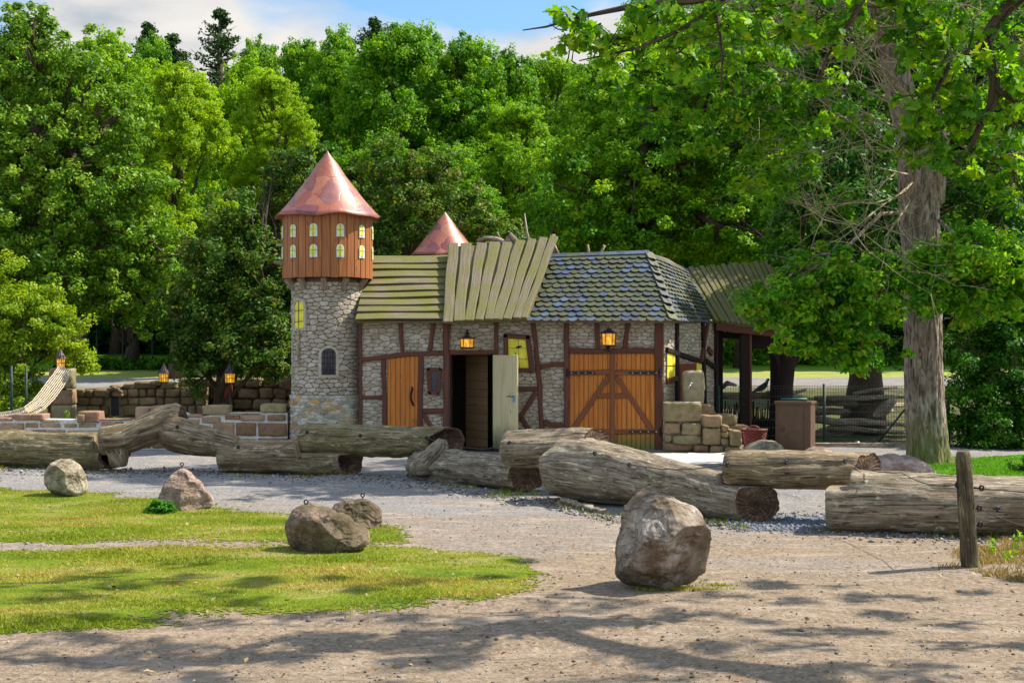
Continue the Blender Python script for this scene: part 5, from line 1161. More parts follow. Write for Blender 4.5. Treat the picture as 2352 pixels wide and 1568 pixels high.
# ---------------------------------------------------------------- logs
def interp_path(pts, rad, step):
    P = np.array([tuple(p) for p in pts]); seg = np.linalg.norm(np.diff(P, axis=0), axis=1); s = np.concatenate([[0], np.cumsum(seg)]); n = max(6, int(s[-1]/step)); u = np.linspace(0, s[-1], n)
    Q = np.stack([np.interp(u, s, P[:, i]) for i in range(3)], 1); R = np.interp(u, s, rad)
    for _ in range(3*max(1, int(.12/step))):
        Q[1:-1] = (Q[:-2]+2*Q[1:-1]+Q[2:])/4; R[1:-1] = (R[:-2]+2*R[1:-1]+R[2:])/4
    return Q, R, u
def log_grid(pts, rad, seed, shear=(0, 0), clamp=None, rough=.045, na=56, step=.03, taper=(1, 1)):
    Q, R, u = interp_path(pts, rad, step); n = len(Q); T = np.gradient(Q, axis=0); T /= np.linalg.norm(T, axis=1, keepdims=True)
    up = np.array([0, 0, 1.]); A = np.cross(up, T); A /= np.linalg.norm(A, axis=1, keepdims=True); Bv = np.cross(T, A)
    a = np.linspace(0, 2*math.pi, na, endpoint=False)-math.pi/2*0+0
    off = np.random.default_rng(seed).uniform(0, 40, 3); L = u[-1]
    G_ = np.stack([np.repeat(u, na)*1.1, np.tile(np.cos(a), n)*1.2, np.tile(np.sin(a), n)*1.2], 1)+off
    rd = 1+rough*1.3*fbm(G_, 3, seed)+rough*.45*fbm(G_*np.array([1.2, 6, 6]), 3, seed+9)+rough*.25*fbm(G_*np.array([9, 9, 9]), 2, seed+4)
    rf = np.repeat(R, na)*rd
    tt = fbm(G_*np.array([1.0, 1.7, 1.7])+50, 3, seed+31)*2.6; f_ = tt-np.floor(tt); rf = rf+(np.floor(tt)+np.clip((f_-.42)/.16, 0, 1))*.011*min(1, R.mean()/.2)
    e0 = np.clip(u/.05, 0, 1); e1 = np.clip((L-u)/.05, 0, 1); ed = np.repeat((taper[0]+(1-taper[0])*e0)*(taper[1]+(1-taper[1])*e1), na); rf = rf*ed
    ca, sa = np.tile(np.cos(a), n), np.tile(np.sin(a), n); idx = np.repeat(np.arange(n), na)
    P = Q[idx]+A[idx]*(ca*rf)[:, None]+Bv[idx]*(sa*rf)[:, None]
    # oblique saw cuts
    rel = (P-Q[idx]); w1 = np.clip((u[idx]-(L-.5))/.5, 0, 1)**2; w0 = np.clip((.5-u[idx])/.5, 0, 1)**2
    P = P+T[idx]*(w1*(rel[:, 1]*shear[1]))[:, None]+T[idx]*(w0*(rel[:, 1]*shear[0]))[:, None]
    if clamp is not None: P = clamp(P, u[idx], L)
    UV = np.stack([u[idx]+off[0], np.tile(a, n)*R.mean()], 1)
    F = [(i*na+j, i*na+(j+1) % na, (i+1)*na+(j+1) % na, (i+1)*na+j) for i in range(n-1) for j in range(na)]
    return P, F, UV, na, n, Q, T
def log_end(mb, ring, c, Tn, hollow=0, rng=None, recess=.01):
    m = len(ring); c = ring.mean(0); K = 9; V = []; UV = []; an = [2*math.pi*j/m for j in range(m)]
    for k in range(K+1):
        f = 1-k/K
        for j in range(m):
            p = c+(ring[j]-c)*(f if k else .992); d = 0
            if hollow and f < hollow: d = (hollow-f)*.5/hollow+.12
            p = p-Tn*(recess*(k > 0)+d+.006*math.sin(j*3.7+k)); V.append(p); UV.append((np.linalg.norm(ring[j]-c)*f, an[j]*.5))
    F = [(k*m+j, (k+1)*m+j, (k+1)*m+(j+1) % m, k*m+(j+1) % m) for k in range(K) for j in range(m)]; mb.add([tuple(v) for v in V], F, .5, UV)
def make_log(pts, rad_px, label, seed, mat='log', hollow=(0, 0), shear=(0, 0), clamp=None, stubs=(), eyes=(), group='weathered logs in the long log barrier', taper=(.93, .97), ground_it=True, rough=.045):
    P3 = [W(*p) for p in pts]; rad = [r*p[2]/FX for r, p in zip(rad_px, pts)]
    base = Vector((np.mean([p.x for p in P3]), np.mean([p.y for p in P3]), 0)); t = thing('log', base, label, 'log', group)
    P, F, UV, na, n, Q, T = log_grid(P3, rad, seed, shear, clamp, taper=taper, rough=rough)
    mb = MB(); mb.add([tuple(p) for p in P], F, .5, UV)
    for sp_, sr, sd in stubs:
        S3 = [W(*p) for p in sp_]; r_ = [r*p[2]/FX for r, p in zip(sr, sp_)]; P2, F2, U2, na2, n2, Q2, T2 = log_grid(S3, r_, sd, na=32, rough=.09, taper=(1, .8)); b0 = len(mb.v); mb.add([tuple(p) for p in P2], F2, .5, U2)
        last = [b0+(n2-1)*na2+j for j in range(na2)]; mb.f.append(tuple(last)); mb.t.append(.5)
    body = mb.build('stem', M[mat], t, smooth=True)
    for e in (0, 1):
        ring = P[:na] if e == 0 else P[(n-1)*na:]; Tn = -T[0] if e == 0 else T[-1]; mb = MB(); log_end(mb, ring, None, Tn, hollow[e]); mb.build('cut_end', M['endgrain'], t, smooth=False)
    for ex, ey, D in eyes:
        p = W(ex, ey, D); mb = MB(); mb.tube([p+Vector((0, .10, -.01)), p+Vector((0, -.01, 0))], .010, 7); mb.ring(p+Vector((0, -.03, 0)), .019, .012, (.6, -.8, .1)); mb.build('eye_bolt', M['iron'], t, smooth=True)
    return t
def zclamp(py, D, test, soft=.03):
    z = CZ+(HY-py)*D/FX
    def f(P, u, L):
        m = test(P, u, L) & (P[:, 2] > z); P = P.copy(); P[m, 2] = z+(P[m, 2]-z)*.06; return P
    return f
make_log([(-420, 1025, 24.6), (-110, 1030, 23.6), (262, 1036, 22.4)], [42, 41, 39], 'leftmost log with a notched hollow right end, lying on the gravel', 1, 'log_green', (0, .75), (0, .5), zclamp(1031, 22.5, lambda P, u, L: u > L-.27), eyes=[])
make_log([(226, 1012, 22.2), (290, 1008, 22.3), (345, 985, 22.3), (392, 962, 22.4), (420, 955, 22.4)], [33, 37, 39, 34, 27], 'forked arching trunk with a knobbly head bridging the gap on the left', 2, 'log', (0, 0), (0, .3),
         stubs=[([(262, 1012, 22.3), (272, 1040, 22.2), (276, 1072, 22.2)], [30, 22, 15], 5), ([(372, 985, 22.35), (400, 996, 22.3), (450, 1009, 22.2), (500, 1018, 22.1), (546, 1026, 22.0)], [30, 42, 37, 31, 26], 6)], eyes=[(246, 1012, 21.9), (408, 980, 21.95), (548, 1026, 21.7)], taper=(.8, .75), rough=.07)
make_log([(512, 1047, 22.1), (650, 1047, 21.9), (806, 1058, 21.6)], [38, 39, 36], 'log lying on the gravel with a notched hollow right end beside the arching trunk', 3, 'log', (0, .8), (0, .55), zclamp(1042, 21.7, lambda P, u, L: u > L-.85), eyes=[])
make_log([(701, 1010, 22.0), (850, 1012, 21.8), (1025, 1016, 21.3)], [38, 36, 34], 'raised log with a hollow right end in front of the stone tower and orange door', 4, 'log_green', (0, .8), (.2, 1.0), eyes=[(706, 992, 21.6), (828, 1000, 21.4), (980, 1005, 21.0)], taper=(.85, .99))
make_log([(958, 1066, 21.3), (1040, 1071, 20.7), (1120, 1080, 20.0), (1210, 1093, 19.3)], [33, 38, 38, 37], 'log with an upright root stub and a broad dark sawn end below the doorway', 5, 'log_grey', (0, 0), (0, .9), None,
         stubs=[([(985, 1070, 20.9), (1003, 1045, 20.8), (1014, 1022, 20.8), (1016, 1008, 20.8)], [33, 26, 19, 11], 15), ([(1140, 1085, 19.9), (1152, 1062, 19.9), (1160, 1044, 19.9)], [26, 19, 13], 16), ([(990, 1068, 21.0), (965, 1075, 20.8), (950, 1080, 20.7)], [28, 26, 17], 17)], rough=.07)
make_log([(1162, 1034, 19.4), (1250, 1030, 19.3), (1366, 1020, 19.2)], [42, 44, 37], 'short raised log resting between the sawn log and the flared trunk', 6, 'log_grey', (0, 0), (.2, .8), eyes=[(1170, 1016, 19.1), (1302, 1014, 18.9)], taper=(.85, .95))
make_log([(1288, 1074, 18.6), (1340, 1078, 18.1), (1440, 1092, 17.6), (1560, 1120, 16.8), (1738, 1155, 15.7)], [62, 70, 66, 57, 51], 'longest barrier trunk, flared at the left, with a radially cracked sawn right end', 7, 'log_grey', (0, 0), (.3, .8), zclamp(1117, 15.8, lambda P, u, L: u > L-.46),
         eyes=[(1366, 1040, 17.5), (1445, 1066, 17.1)], taper=(.88, .99))
make_log([(1666, 1076, 16.0), (1800, 1080, 15.9), (1995, 1083, 15.8)], [40, 44, 42], 'raised log bridging the gap between the longest trunk and the far right log', 8, 'log', (0, 0), (.2, .9), eyes=[(1670, 1066, 15.7), (1805, 1060, 15.6), (1940, 1058, 15.5)], taper=(.82, .97))
make_log([(1904, 1150, 15.2), (2100, 1156, 14.9), (2460, 1166, 14.6)], [69, 71, 70], 'thick log running out of the picture on the right behind the leaning post', 9, 'log_grey', (0, 0), (0, 0), zclamp(1121, 15.1, lambda P, u, L: u < .22), eyes=[(2290, 1168, 14.2)], taper=(.9, 1))
# loose bark slabs below the right hand log and the flared trunk
def slab(pts, w_, label, seed):
    mb = MB(); Q = [G(a, b)+Vector((0, 0, .02)) for a, b in pts]; r = random.Random(seed); k = 24; path = []
    for i in range(k+1):
        f = i/k*(len(Q)-1); a = min(int(f), len(Q)-2); p = Q[a].lerp(Q[a+1], f-a); path.append(p+Vector((0, r.uniform(-.02, .02), r.uniform(0, .02))))
    mb.plank(path, [w_*r.uniform(.5, 1.1)*(.4 if i in (0, k) else 1) for i in range(k+1)], (0, -.75, 1), .035); tag(mb.build('bark_slab', M['driftwood'], None), label, 'bark')
slab([(1960, 1226), (2080, 1229), (2200, 1232), (2352, 1238), (2420, 1240)], .11, 'long strip of loose bark under the thick log at the far right', 1)
slab([(2105, 1224), (2180, 1224), (2260, 1227)], .10, 'shorter loose bark piece wedged under the far right log beside the post', 2)
slab([(1290, 1152), (1330, 1166), (1390, 1182)], .09, 'loose bark strip on the ground below the flared trunk', 3)
# rubble berms under the logs
rng = np.random.default_rng(8); line = [(-100, 1083), (250, 1085), (520, 1092), (760, 1098), (830, 1096), (960, 1112), (1100, 1132), (1240, 1146), (1300, 1165), (1400, 1195), (1560, 1200), (1700, 1212), (1760, 1212), (1900, 1222), (2100, 1236), (2420, 1246)]
X = rng.uniform(-100, 2420, 5200); Yc = np.interp(X, [p[0] for p in line], [p[1] for p in line])+rng.normal(0, 7, len(X)); D = FX*CZ/(Yc-HY)
pebbles('rubble', (X-1176)/FX*D, D, rng.gamma(2, .0045, len(X))+.005, M['pebble'], 3, 'strip of loose rubble along the foot of the log barrier')
X = rng.normal(1790, 75, 3200); Yc = 1205+rng.normal(0, 9, len(X))-np.abs(X-1790)*.02; D = FX*CZ/(Yc-HY)
pebbles('gravel_heap', (X-1176)/FX*D, D, rng.gamma(2, .004, len(X))+.006, simple('blue_gravel', (.13, .155, .19), .8, 0, .4, .5, 40), 4, 'blue grey gravel heap below the cracked sawn log end')
# wire rope strung through the eye bolts
def wire(pts, label):
    P3 = [W(*p) for p in pts]; path = []
    for a, b in zip(P3, P3[1:]):
        for i in range(8): t = i/8; path.append(a.lerp(b, t)+Vector((0, 0, -.10*(b-a).length*.35*math.sin(math.pi*t))))
    path.append(P3[-1]); mb = MB(); mb.tube(path, .0055, 5); tag(mb.build('wire_rope', M['wire'], None, smooth=True), label, 'wire rope')
wire([(-60, 1000, 22.9), (246, 1012, 21.85), (408, 980, 21.9), (548, 1026, 21.65), (640, 1030, 21.4), (706, 992, 21.55)], 'thin wire rope looping over the arching trunk on the left')
wire([(706, 992, 21.55), (828, 1000, 21.3), (980, 1005, 20.95), (1080, 1028, 20.2), (1170, 1016, 19.1)], 'thin wire rope along the raised log before the tower')
wire([(1170, 1016, 19.1), (1302, 1014, 18.85), (1366, 1040, 17.45), (1445, 1066, 17.0), (1670, 1066, 15.65)], 'thin wire rope over the flared longest trunk')
wire([(1670, 1066, 15.65), (1805, 1060, 15.55), (1940, 1058, 15.45), (2070, 1085, 14.3), (2203, 1113, 12.7)], 'thin wire rope from the raised log to the leaning post')
wire([(2250, 1120, 12.75), (2300, 1124, 12.7), (2420, 1128, 12.6)], 'upper wire rope leaving the leaning post to the right')
wire([(2248, 1165, 12.8), (2300, 1190, 12.7), (2420, 1222, 12.5)], 'lower sagging wire rope leaving the leaning post to the right')
# leaning fence post
ps = thing('fence_post', G(2228, 1302), 'weathered leaning wooden post with black wire rings in the right foreground', 'post')
D = 12.76; mb = MB(); a = W(2213, 1036, D); b = Vector((W(2229, 0, D).x, D, -.05)); P, F, UV, na, n, Q, T = log_grid([b, b.lerp(a, .5), a], [.074, .070, .066], 77, na=28, rough=.05, taper=(1, .8))
mb.add([tuple(p) for p in P], F, .5, UV); mb.f.append(tuple((n-1)*na+j for j in range(na))); mb.t.append(.5); mb.build('shaft', M['dark_post'], ps, smooth=True)
for ex, ey in ((2202, 1113), (2252, 1120), (2247, 1166), (2249, 1204)):
    mb = MB(); p = W(ex, ey, D-.02); s = -1 if ex < 2225 else 1; mb.tube([p-Vector((s*.07, 0, 0)), p], .009, 7); mb.ring(p+Vector((s*.01, 0, 0)), .021, .009, (.3, -1, 0)); mb.build('ring', M['iron'], ps, smooth=True)
# driftwood pile behind the mesh fence
random.seed(13)
DPL = [((1870, 915), (2085, 908), 9), ((1880, 925), (2090, 930), 11), ((1862, 948), (2050, 942), 12), ((1870, 962), (2080, 975), 13), ((1900, 985), (2088, 992), 10), ((1890, 1004), (2085, 1000), 9), ((1880, 1016), (2000, 1022), 8), ((1930, 1010), (2085, 1018), 10), ((1960, 905), (2060, 890), 6), ((1760, 905), (1850, 895), 9), ((1650, 886), (1690, 884), 9)]
words = ['thinnest top branch', 'second branch from the top', 'curved middle branch', 'wavy pale branch', 'grey lower branch', 'straight low branch', 'short left branch near the ground', 'bottom right branch', 'small slanting twiglike branch', 'branch behind the trunk post', 'short bent branch behind the railing']
for i, ((x0, y0), (x1, y1), r) in enumerate(DPL):
    D = 30.4+random.uniform(0, 1.4); mid = ((x0+x1)/2, (y0+y1)/2+random.uniform(-7, 7)); q = ((x0*3+x1)/4, (y0*3+y1)/4+random.uniform(-5, 5))
    stick([(x0, y0), q, mid, (x1, y1, .6)], [r*.009*.75, r*.009*.8, r*.009*.7, r*.009*.4], D, words[i]+' in the driftwood pile behind the mesh fence', 'driftwood', 'driftwood', name='driftwood')
stick([(1858, 1018), (1920, 998), (1975, 972), (2030, 935), (2050, 915)], [.24, .23, .20, .17, .12], 31.2, 'thick dark fallen trunk slanting up behind the mesh fence', 'driftwood', 'trunk', 14, 'fallen_trunk')
# ---------------------------------------------------------------- trees
def lob(px, py, rpx, D, ry=None, rd=None):
    k = D/FX; r = rpx*k; return (tuple(W(px, py, D)), (r, rd or r*.9, (ry*k if ry else r*.85)))
# big oak with the visible trunk -------------------------------------------------
def hero_trunk():
    D = 23.85; b = G(2131, 1066); x = lambda px: (px-1176)/FX*D; z = lambda py: CZ+(HY-py)*D/FX
    path = [(2133, 1068, 54), (2131, 1052, 48), (2129, 1020, 44.5), (2126, 960, 42.5), (2124, 880, 41.5), (2122, 800, 41), (2120, 720, 40.5), (2117, 620, 40), (2113, 520, 40), (2112, 440, 42), (2112, 380, 46)]
    P3 = [Vector((x(p[0]), D, z(p[1]))) for p in path]; Q, R, u = interp_path(P3, [p[2]*D/FX for p in path], .035); n = len(Q); na = 150; a = np.linspace(0, 2*math.pi, na, endpoint=False)
    U = np.repeat(u, na); ca = np.tile(np.cos(a), n); sa = np.tile(np.sin(a), n); Gp = np.stack([ca*6.2, sa*6.2, U*2.1], 1)
    wv = fbm(Gp*np.array([.6, .6, 1.4]), 2, 8)*.7; ridge = 1-np.abs(vnoise(np.stack([ca*9+wv, sa*9-wv, U*2.3], 1), 3))*2; rid2 = 1-np.abs(vnoise(np.stack([ca*17+wv, sa*17, U*5], 1), 13))*2
    fl = np.clip(1-U/.5, 0, 1)**2; lob_ = 1+fl*.18*np.cos(np.tile(a, n)*5+1); rr = np.repeat(R, na)*lob_+.020*ridge+.009*rid2+.02*fbm(Gp*.3, 2, 4)
    P = np.stack([Q[:, 0].repeat(na)+ca*rr, Q[:, 1].repeat(na)+sa*rr, Q[:, 2].repeat(na)], 1)
    F = [(i*na+j, i*na+(j+1) % na, (i+1)*na+(j+1) % na, (i+1)*na+j) for i in range(n-1) for j in range(na)]
    return b, P, F, Q
b, P, F, Q = hero_trunk()
oak = thing('oak_tree', b, 'tall oak with a thick grey furrowed trunk right of the mesh fence', 'tree')
tk = fast_mesh('trunk', P, F, M['bark'], oak, smooth=True)
rng = np.random.default_rng(4); topq = Vector(Q[-1]); mb = MB()
forks = [([topq+Vector((-.05, 0, -.6)), topq+Vector((-.1, 0, .4)), topq+Vector((-.7, -.5, 2.2)), topq+Vector((-2.0, -1.0, 4.0)), topq+Vector((-3.2, -1.5, 6))], [.30, .26, .2, .14, .06]),
         ([topq+Vector((.1, 0, -.6)), topq+Vector((.3, .1, .8)), topq+Vector((.8, .6, 3)), topq+Vector((1.5, 1.0, 6)), topq+Vector((1.7, 1.2, 8.5))], [.30, .26, .21, .15, .06]),
         ([topq+Vector((.1, -.2, -.8)), topq+Vector((.55, -1.1, -1.5)), topq+Vector((1.3, -1.9, -2.2))], [.035, .025, .015]),
         ([topq+Vector((-.1, -.2, -.8)), topq+Vector((-.9, -1.0, -.9)), topq+Vector((-1.7, -1.5, -1.6)), topq+Vector((-2.3, -1.7, -2.4))], [.04, .03, .022, .012])]
for p, r in forks: mb.tube(p, r, 12, rough=.05)
# crown lobes, above and drooping
top_l = [lob(2130, -150, 300, 23.8), lob(1800, -120, 260, 23), lob(2450, -100, 300, 24), lob(2000, -420, 330, 24.5), lob(2350, -450, 320, 24.5), lob(2120, -700, 300, 24.3), lob(1700, -380, 220, 24.6)]
low_l = [lob(1790, 690, 88, 21.6, 72), lob(1890, 655, 105, 21.8, 85), lob(1965, 710, 100, 22.0, 95), lob(1860, 765, 70, 21.9, 50), lob(1960, 810, 75, 22.1, 45), lob(2010, 640, 65, 22.2, 70), lob(1740, 700, 42, 21.5, 30),
         lob(2160, 625, 82, 21.6, 62), lob(2240, 590, 90, 21.6, 75), lob(2120, 680, 50, 21.5, 42), lob(2330, 620, 110, 21.8, 90), lob(2250, 690, 85, 21.8, 52), lob(2200, 560, 60, 21.8, 40)]
for l in low_l:
    c = Vector(l[0]); st = forks[3][0][2] if c.x < 6 else forks[2][0][1]; lp = limb_path(st, c, rng, 6, .06, .08); mb.tube(lp, [.028*(1-.75*i/6) for i in range(7)], 6)
    for _ in range(7):
        d = rng.normal(size=3); d /= np.linalg.norm(d); e = np.array(c)+d*np.array(l[1])*1.0; mb.tube(limb_path(lp[int(rng.integers(3, 7))], e, rng, 4, .08, .05), [.012, .010, .008, .006, .003], 4)
for l in top_l:
    c = Vector(l[0]); mb.tube(limb_path(forks[int(rng.integers(0, 2))][0][2], c, rng, 6, .06, .05), [.11*(1-.7*i/6) for i in range(7)], 7)
mb.build('limbs', M['bark'], oak, smooth=True)
P, N, Sz, T = crown_points(low_l, .085, 1.75, .17, rng, .7, .25); V, F, T = leaf_arrays(P, N, Sz, T, rng, 'oak'); o = fast_mesh('crown', V, F, M['lf_oak'], oak, T); o['label'] = 'low drooping leafy boughs'
mid_l = [lob(2095, 335, 58, 21.4, 48), lob(2155, 225, 70, 21.4, 60), lob(2140, 375, 45, 21.5, 32), lob(2140, 170, 75, 21.4, 70), lob(2100, 50, 95, 21.4, 60), lob(2150, 300, 55, 21.5, 45), lob(2200, 60, 80, 21.5, 60), lob(1480, 190, 100, 20.5, 80), lob(1600, 300, 110, 21, 80), lob(1700, 210, 110, 20.5, 90), lob(1800, 330, 100, 21, 80), lob(1900, 240, 110, 21, 90), lob(1760, 420, 80, 21.5, 60), lob(1560, 130, 90, 20, 70), lob(2230, 320, 110, 21.5, 100), lob(2330, 420, 100, 21.5, 80), lob(2250, 180, 110, 22), lob(1940, 470, 60, 23, 45), lob(2340, 250, 100, 21.8), lob(1390, 150, 60, 19.5, 40), lob(1700, 90, 110, 20.5)]
P, N, Sz, T = crown_points(mid_l, .10, .55, .17, rng, .6, .3); V, F, T = leaf_arrays(P, N, Sz, T, rng, 'oak'); o = fast_mesh('crown', V, F, M['lf_near'], oak, T); o['label'] = 'loose sprays of lighter leaves in front of the trunk fork'
P, N, Sz, T = crown_points(top_l, .15, .55, .5, rng, .8); V, F, T = leaf_arrays(P, N, Sz, T, rng); fast_mesh('crown', V, F, M['lf_oak'], oak, T)
# bare dead twigs left of the trunk
def twig_spray(starts, n_sub, seed, D0, name, label_parent, mat='twig', r0=.015):
    rg = np.random.default_rng(seed); mb = MB()
    def grow(p, d, L, r, lev):
        pts = [p]; q = np.array(p, float); d = np.array(d, float); k = 6
        for i in range(k):
            d = d+rg.normal(size=3)*.13; d[2] += .03; d /= np.linalg.norm(d); q = q+d*L/k; pts.append(Vector(q))
        mb.tube(pts, [r*(1-.75*i/k) for i in range(k+1)], 5 if lev < 2 else 4)
        if lev < 3:
            for _ in range(n_sub[lev]):
                i = rg.integers(2, k+1); dd = d+rg.normal(size=3)*.75; dd[1] *= .5; dd /= np.linalg.norm(dd); grow(pts[i], dd, L*rg.uniform(.35, .6), r*.5, lev+1)
    for p, d, L in starts: grow(p, d, L, r0, 0)
    return mb.build(name, M[mat], label_parent, smooth=True)
st = []
for (x, y, dx, dz, L) in [(2100, 300, -1, .35, 1.8), (2090, 360, -1, .1, 2.0), (2085, 400, -1, -.15, 1.9), (2080, 330, -.9, .5, 2.0), (2095, 420, -.8, -.5, 1.6), (2110, 240, -1, .3, 2.2), (2130, 200, -.6, .7, 1.6), (2150, 300, .9, .2, 1.5), (2160, 350, 1, -.2, 1.6), (2170, 260, .9, .4, 1.6), (2090, 460, -.5, -.8, 1.2), (2200, 330, .8, -.5, 1.4), (2050, 180, -1, .2, 1.8), (2080, 120, -1, .15, 2.0)]:
    st.append((W(x, y, 23.3), (dx, -.75, dz), L*1.75))
twig_spray(st+[(W(x, y, 23.4), (-1, -.7, dz), 2.6) for x, y, dz in [(2080, 150, .1), (2085, 250, .0), (2080, 220, .3), (2075, 350, -.1), (2090, 60, .0)]]+[(p, (d[0]*.8, -.9, d[2]+.1), L*.9) for p, d, L in st], (6, 5, 2), 6, 22, 'dead_twigs', oak)

# near overhanging oak branches, trunk out of the picture on the right ----------------
near = thing('oak_tree', (7.5, 7.0, 0), 'near oak whose lobed leaf branches hang into the top right corner', 'tree')
mb = MB(); mb.tube([Vector((7.5, 7, -.1)), Vector((7.5, 7, 1)), Vector((7.45, 7.1, 3)), Vector((7.3, 7.5, 5)), Vector((7.0, 8.4, 7.5)), Vector((6.8, 9.4, 9.5))], [.55, .42, .37, .33, .26, .15], 18, rough=.04)
br = [([Vector((7.3, 7.4, 4.6)), W(2620, 0, 10.2), W(2400, -60, 11), W(2310, 20, 11), W(2262, 90, 11), W(2285, 180, 11), W(2280, 240, 11.05), W(2250, 290, 11), W(2226, 350, 11)], [.16, .12, .085, .055, .05, .045, .04, .03, .012]),
      ([W(2400, -60, 11), W(2200, -60, 10.6), W(2000, -40, 10.4), W(1800, -30, 10.2), W(1600, 0, 10), W(1450, 15, 10), W(1330, 40, 10), W(1255, 62, 10), W(1200, 70, 10)], [.08, .07, .055, .045, .032, .022, .014, .008, .004]),
      ([W(2262, 95, 11), W(2180, 150, 10.9), W(2140, 230, 10.8), W(2095, 300, 10.8), W(2060, 350, 10.7)], [.03, .022, .015, .01, .005]),
      ([W(2000, -40, 10.4), W(1960, 40, 10.4), W(1900, 130, 10.4), W(1880, 190, 10.4)], [.03, .02, .012, .005]),
      ([W(1640, 0, 10), W(1650, 60, 10), W(1660, 130, 10), W(1655, 215, 10)], [.016, .012, .010, .004]),
      ([W(1700, -20, 10.1), W(1560, 70, 10), W(1470, 110, 10), W(1400, 125, 10), W(1330, 140, 10)], [.02, .013, .01, .008, .004]),
      ([W(2285, 200, 11), W(2340, 240, 11), W(2400, 260, 11)], [.03, .02, .01])]
for p, r in br: mb.tube(p, r, 9, rough=.06)
nl = [lob(1300, 45, 42, 10, 30), lob(1360, 75, 46, 10, 42), lob(1420, 110, 42, 10, 46), lob(1500, 40, 75, 10, 50), lob(1560, 110, 62, 10, 62), lob(1640, 60, 80, 10.1, 70), lob(1660, 180, 50, 10.1, 60), lob(1750, 40, 90, 10.3, 60), lob(1880, 60, 95, 10.4, 70), lob(1990, 20, 90, 10.5, 55),
      lob(2100, 60, 90, 10.6, 90), lob(2190, 130, 95, 10.8, 90), lob(2120, 240, 80, 10.8, 80), lob(2210, 270, 65, 10.9, 75), lob(2310, 80, 90, 11, 100), lob(2330, 250, 75, 11, 95), lob(2180, 380, 55, 10.9, 55), lob(1320, 105, 26, 10, 24), lob(2300, 400, 60, 11, 50)]
for l in nl:
    for _ in range(6):
        d = rng.normal(size=3); d /= np.linalg.norm(d); e = np.array(l[0])+d*np.array(l[1])*1.05; s_ = np.array(l[0])+rng.normal(size=3)*.05; mb.tube(limb_path(s_, e, rng, 4, .1, .0), [.007, .006, .005, .004, .002], 4)
mb.build('trunk', M['branch'], near, smooth=True)
P, N, Sz, T = crown_points(nl, .095, .52, .09, rng, .7, .2, up=.6); V, F, T = leaf_arrays(P, N, Sz, T, rng, 'oak'); fast_mesh('crown', V, F, M['lf_near'], near, T)
# its upper crown, above the picture, shades the right foreground
ul = [((5.0, 11.0, 8.6), (2.6, 2.6, 1.6)), ((7.5, 12.5, 9.3), (3, 3, 2)), ((8.6, 9.0, 8.4), (2.8, 2.8, 1.8)), ((4.6, 8.0, 8.0), (2.2, 2.0, 1.2)), ((6.4, 11, 11.2), (2.8, 2.8, 2)), ((10, 12, 7.5), (2.3, 2.3, 1.6)), ((4.4, 14, 9.4), (1.8, 1.8, 1.1))]
ul = [l for i, l in enumerate(ul) if i not in (3, 4)]
P, N, Sz, T = crown_points(ul, .15, .10, .22, rng, .8); V, F, T = leaf_arrays(P, N, Sz, T, rng); fast_mesh('crown', V, F, M['lf_oak'], near, T)

# trees behind on the right ------------------------------------------------------------
R_ = lambda s: np.random.default_rng(s)
tree('oak_tree', (6.6*1.17, 31.5, 0), 'dark oak with a flared shaded base behind the mesh fence', 'tree', [lob(1985, 560, 150, 31, 120), lob(2080, 640, 130, 31, 140), lob(2230, 430, 170, 31.5), lob(2040, 360, 170, 31.6), lob(2340, 600, 130, 31, 150), lob(1900, 450, 110, 31.5), lob(2180, 200, 200, 32), lob(1930, 180, 170, 32.5), lob(2370, 250, 180, 32), lob(2030, 800, 60, 30.2, 50), lob(1960, 90, 170, 33), lob(2300, 20, 200, 33), lob(1880, 560, 90, 29.2, 70), lob(1960, 330, 120, 29.5, 100), lob(1840, 510, 100, 28.9, 80), lob(1900, 420, 110, 28.4, 90), lob(2020, 480, 100, 28.2, 90)],  # the nearest lobes are added to cast shade on the stable's side wall
     .11, 1.25, .33, 'lf_dark', 11, .42, 5.5, group=None, fork=.4)
tree('maple_tree', (3.1, 40, th(40)), 'broad dark green tree directly behind the slate roof', 'tree', [lob(1330, 430, 150, 39, 130), lob(1450, 540, 140, 39, 90), lob(1540, 380, 160, 39.5, 140), lob(1660, 520, 150, 39, 120), lob(1760, 400, 150, 39.5, 140), lob(1620, 250, 170, 40, 140), lob(1430, 280, 130, 40.5, 120), lob(1790, 220, 160, 40, 130), lob(1520, 130, 140, 41, 110), lob(1700, 80, 170, 41, 130), lob(1850, 540, 120, 38, 90), lob(1290, 560, 90, 38.5, 60)],
     .115, 1.25, .27, 'lf_mid', 12, .45, 9, fork=.3, sub=6)
tree('maple_tree', (14.5, 43, th(43)), 'mid green tree showing between the branches at the upper right', 'tree', [lob(1850, 330, 170, 43), lob(1700, 160, 160, 44), lob(1900, 90, 190, 44), lob(2080, 250, 190, 43), lob(2250, 120, 200, 44), lob(2200, 400, 180, 42), lob(1560, 60, 130, 45), lob(1780, -60, 200, 45), lob(2050, -60, 200, 45)],
     .14, 1.15, .45, 'lf_bright', 13, .45, 10, fork=.3)
tree('dense_bush', (9.9, 27.8, 0), 'dark leafy thicket right of the oak trunk', 'bush', [lob(2240, 900, 85, 27.6, 100), lob(2330, 860, 100, 27.8, 150), lob(2290, 980, 80, 27.2, 60), lob(2210, 800, 60, 28.4, 80), lob(2390, 960, 80, 27.4, 90), lob(2280, 760, 80, 28.5, 70), lob(2360, 700, 100, 28.4, 90), lob(2215, 985, 45, 27.6, 50)],
     .075, 1.35, .22, 'lf_dark', 14, .08, 1.4, fork=.2, sub=7)
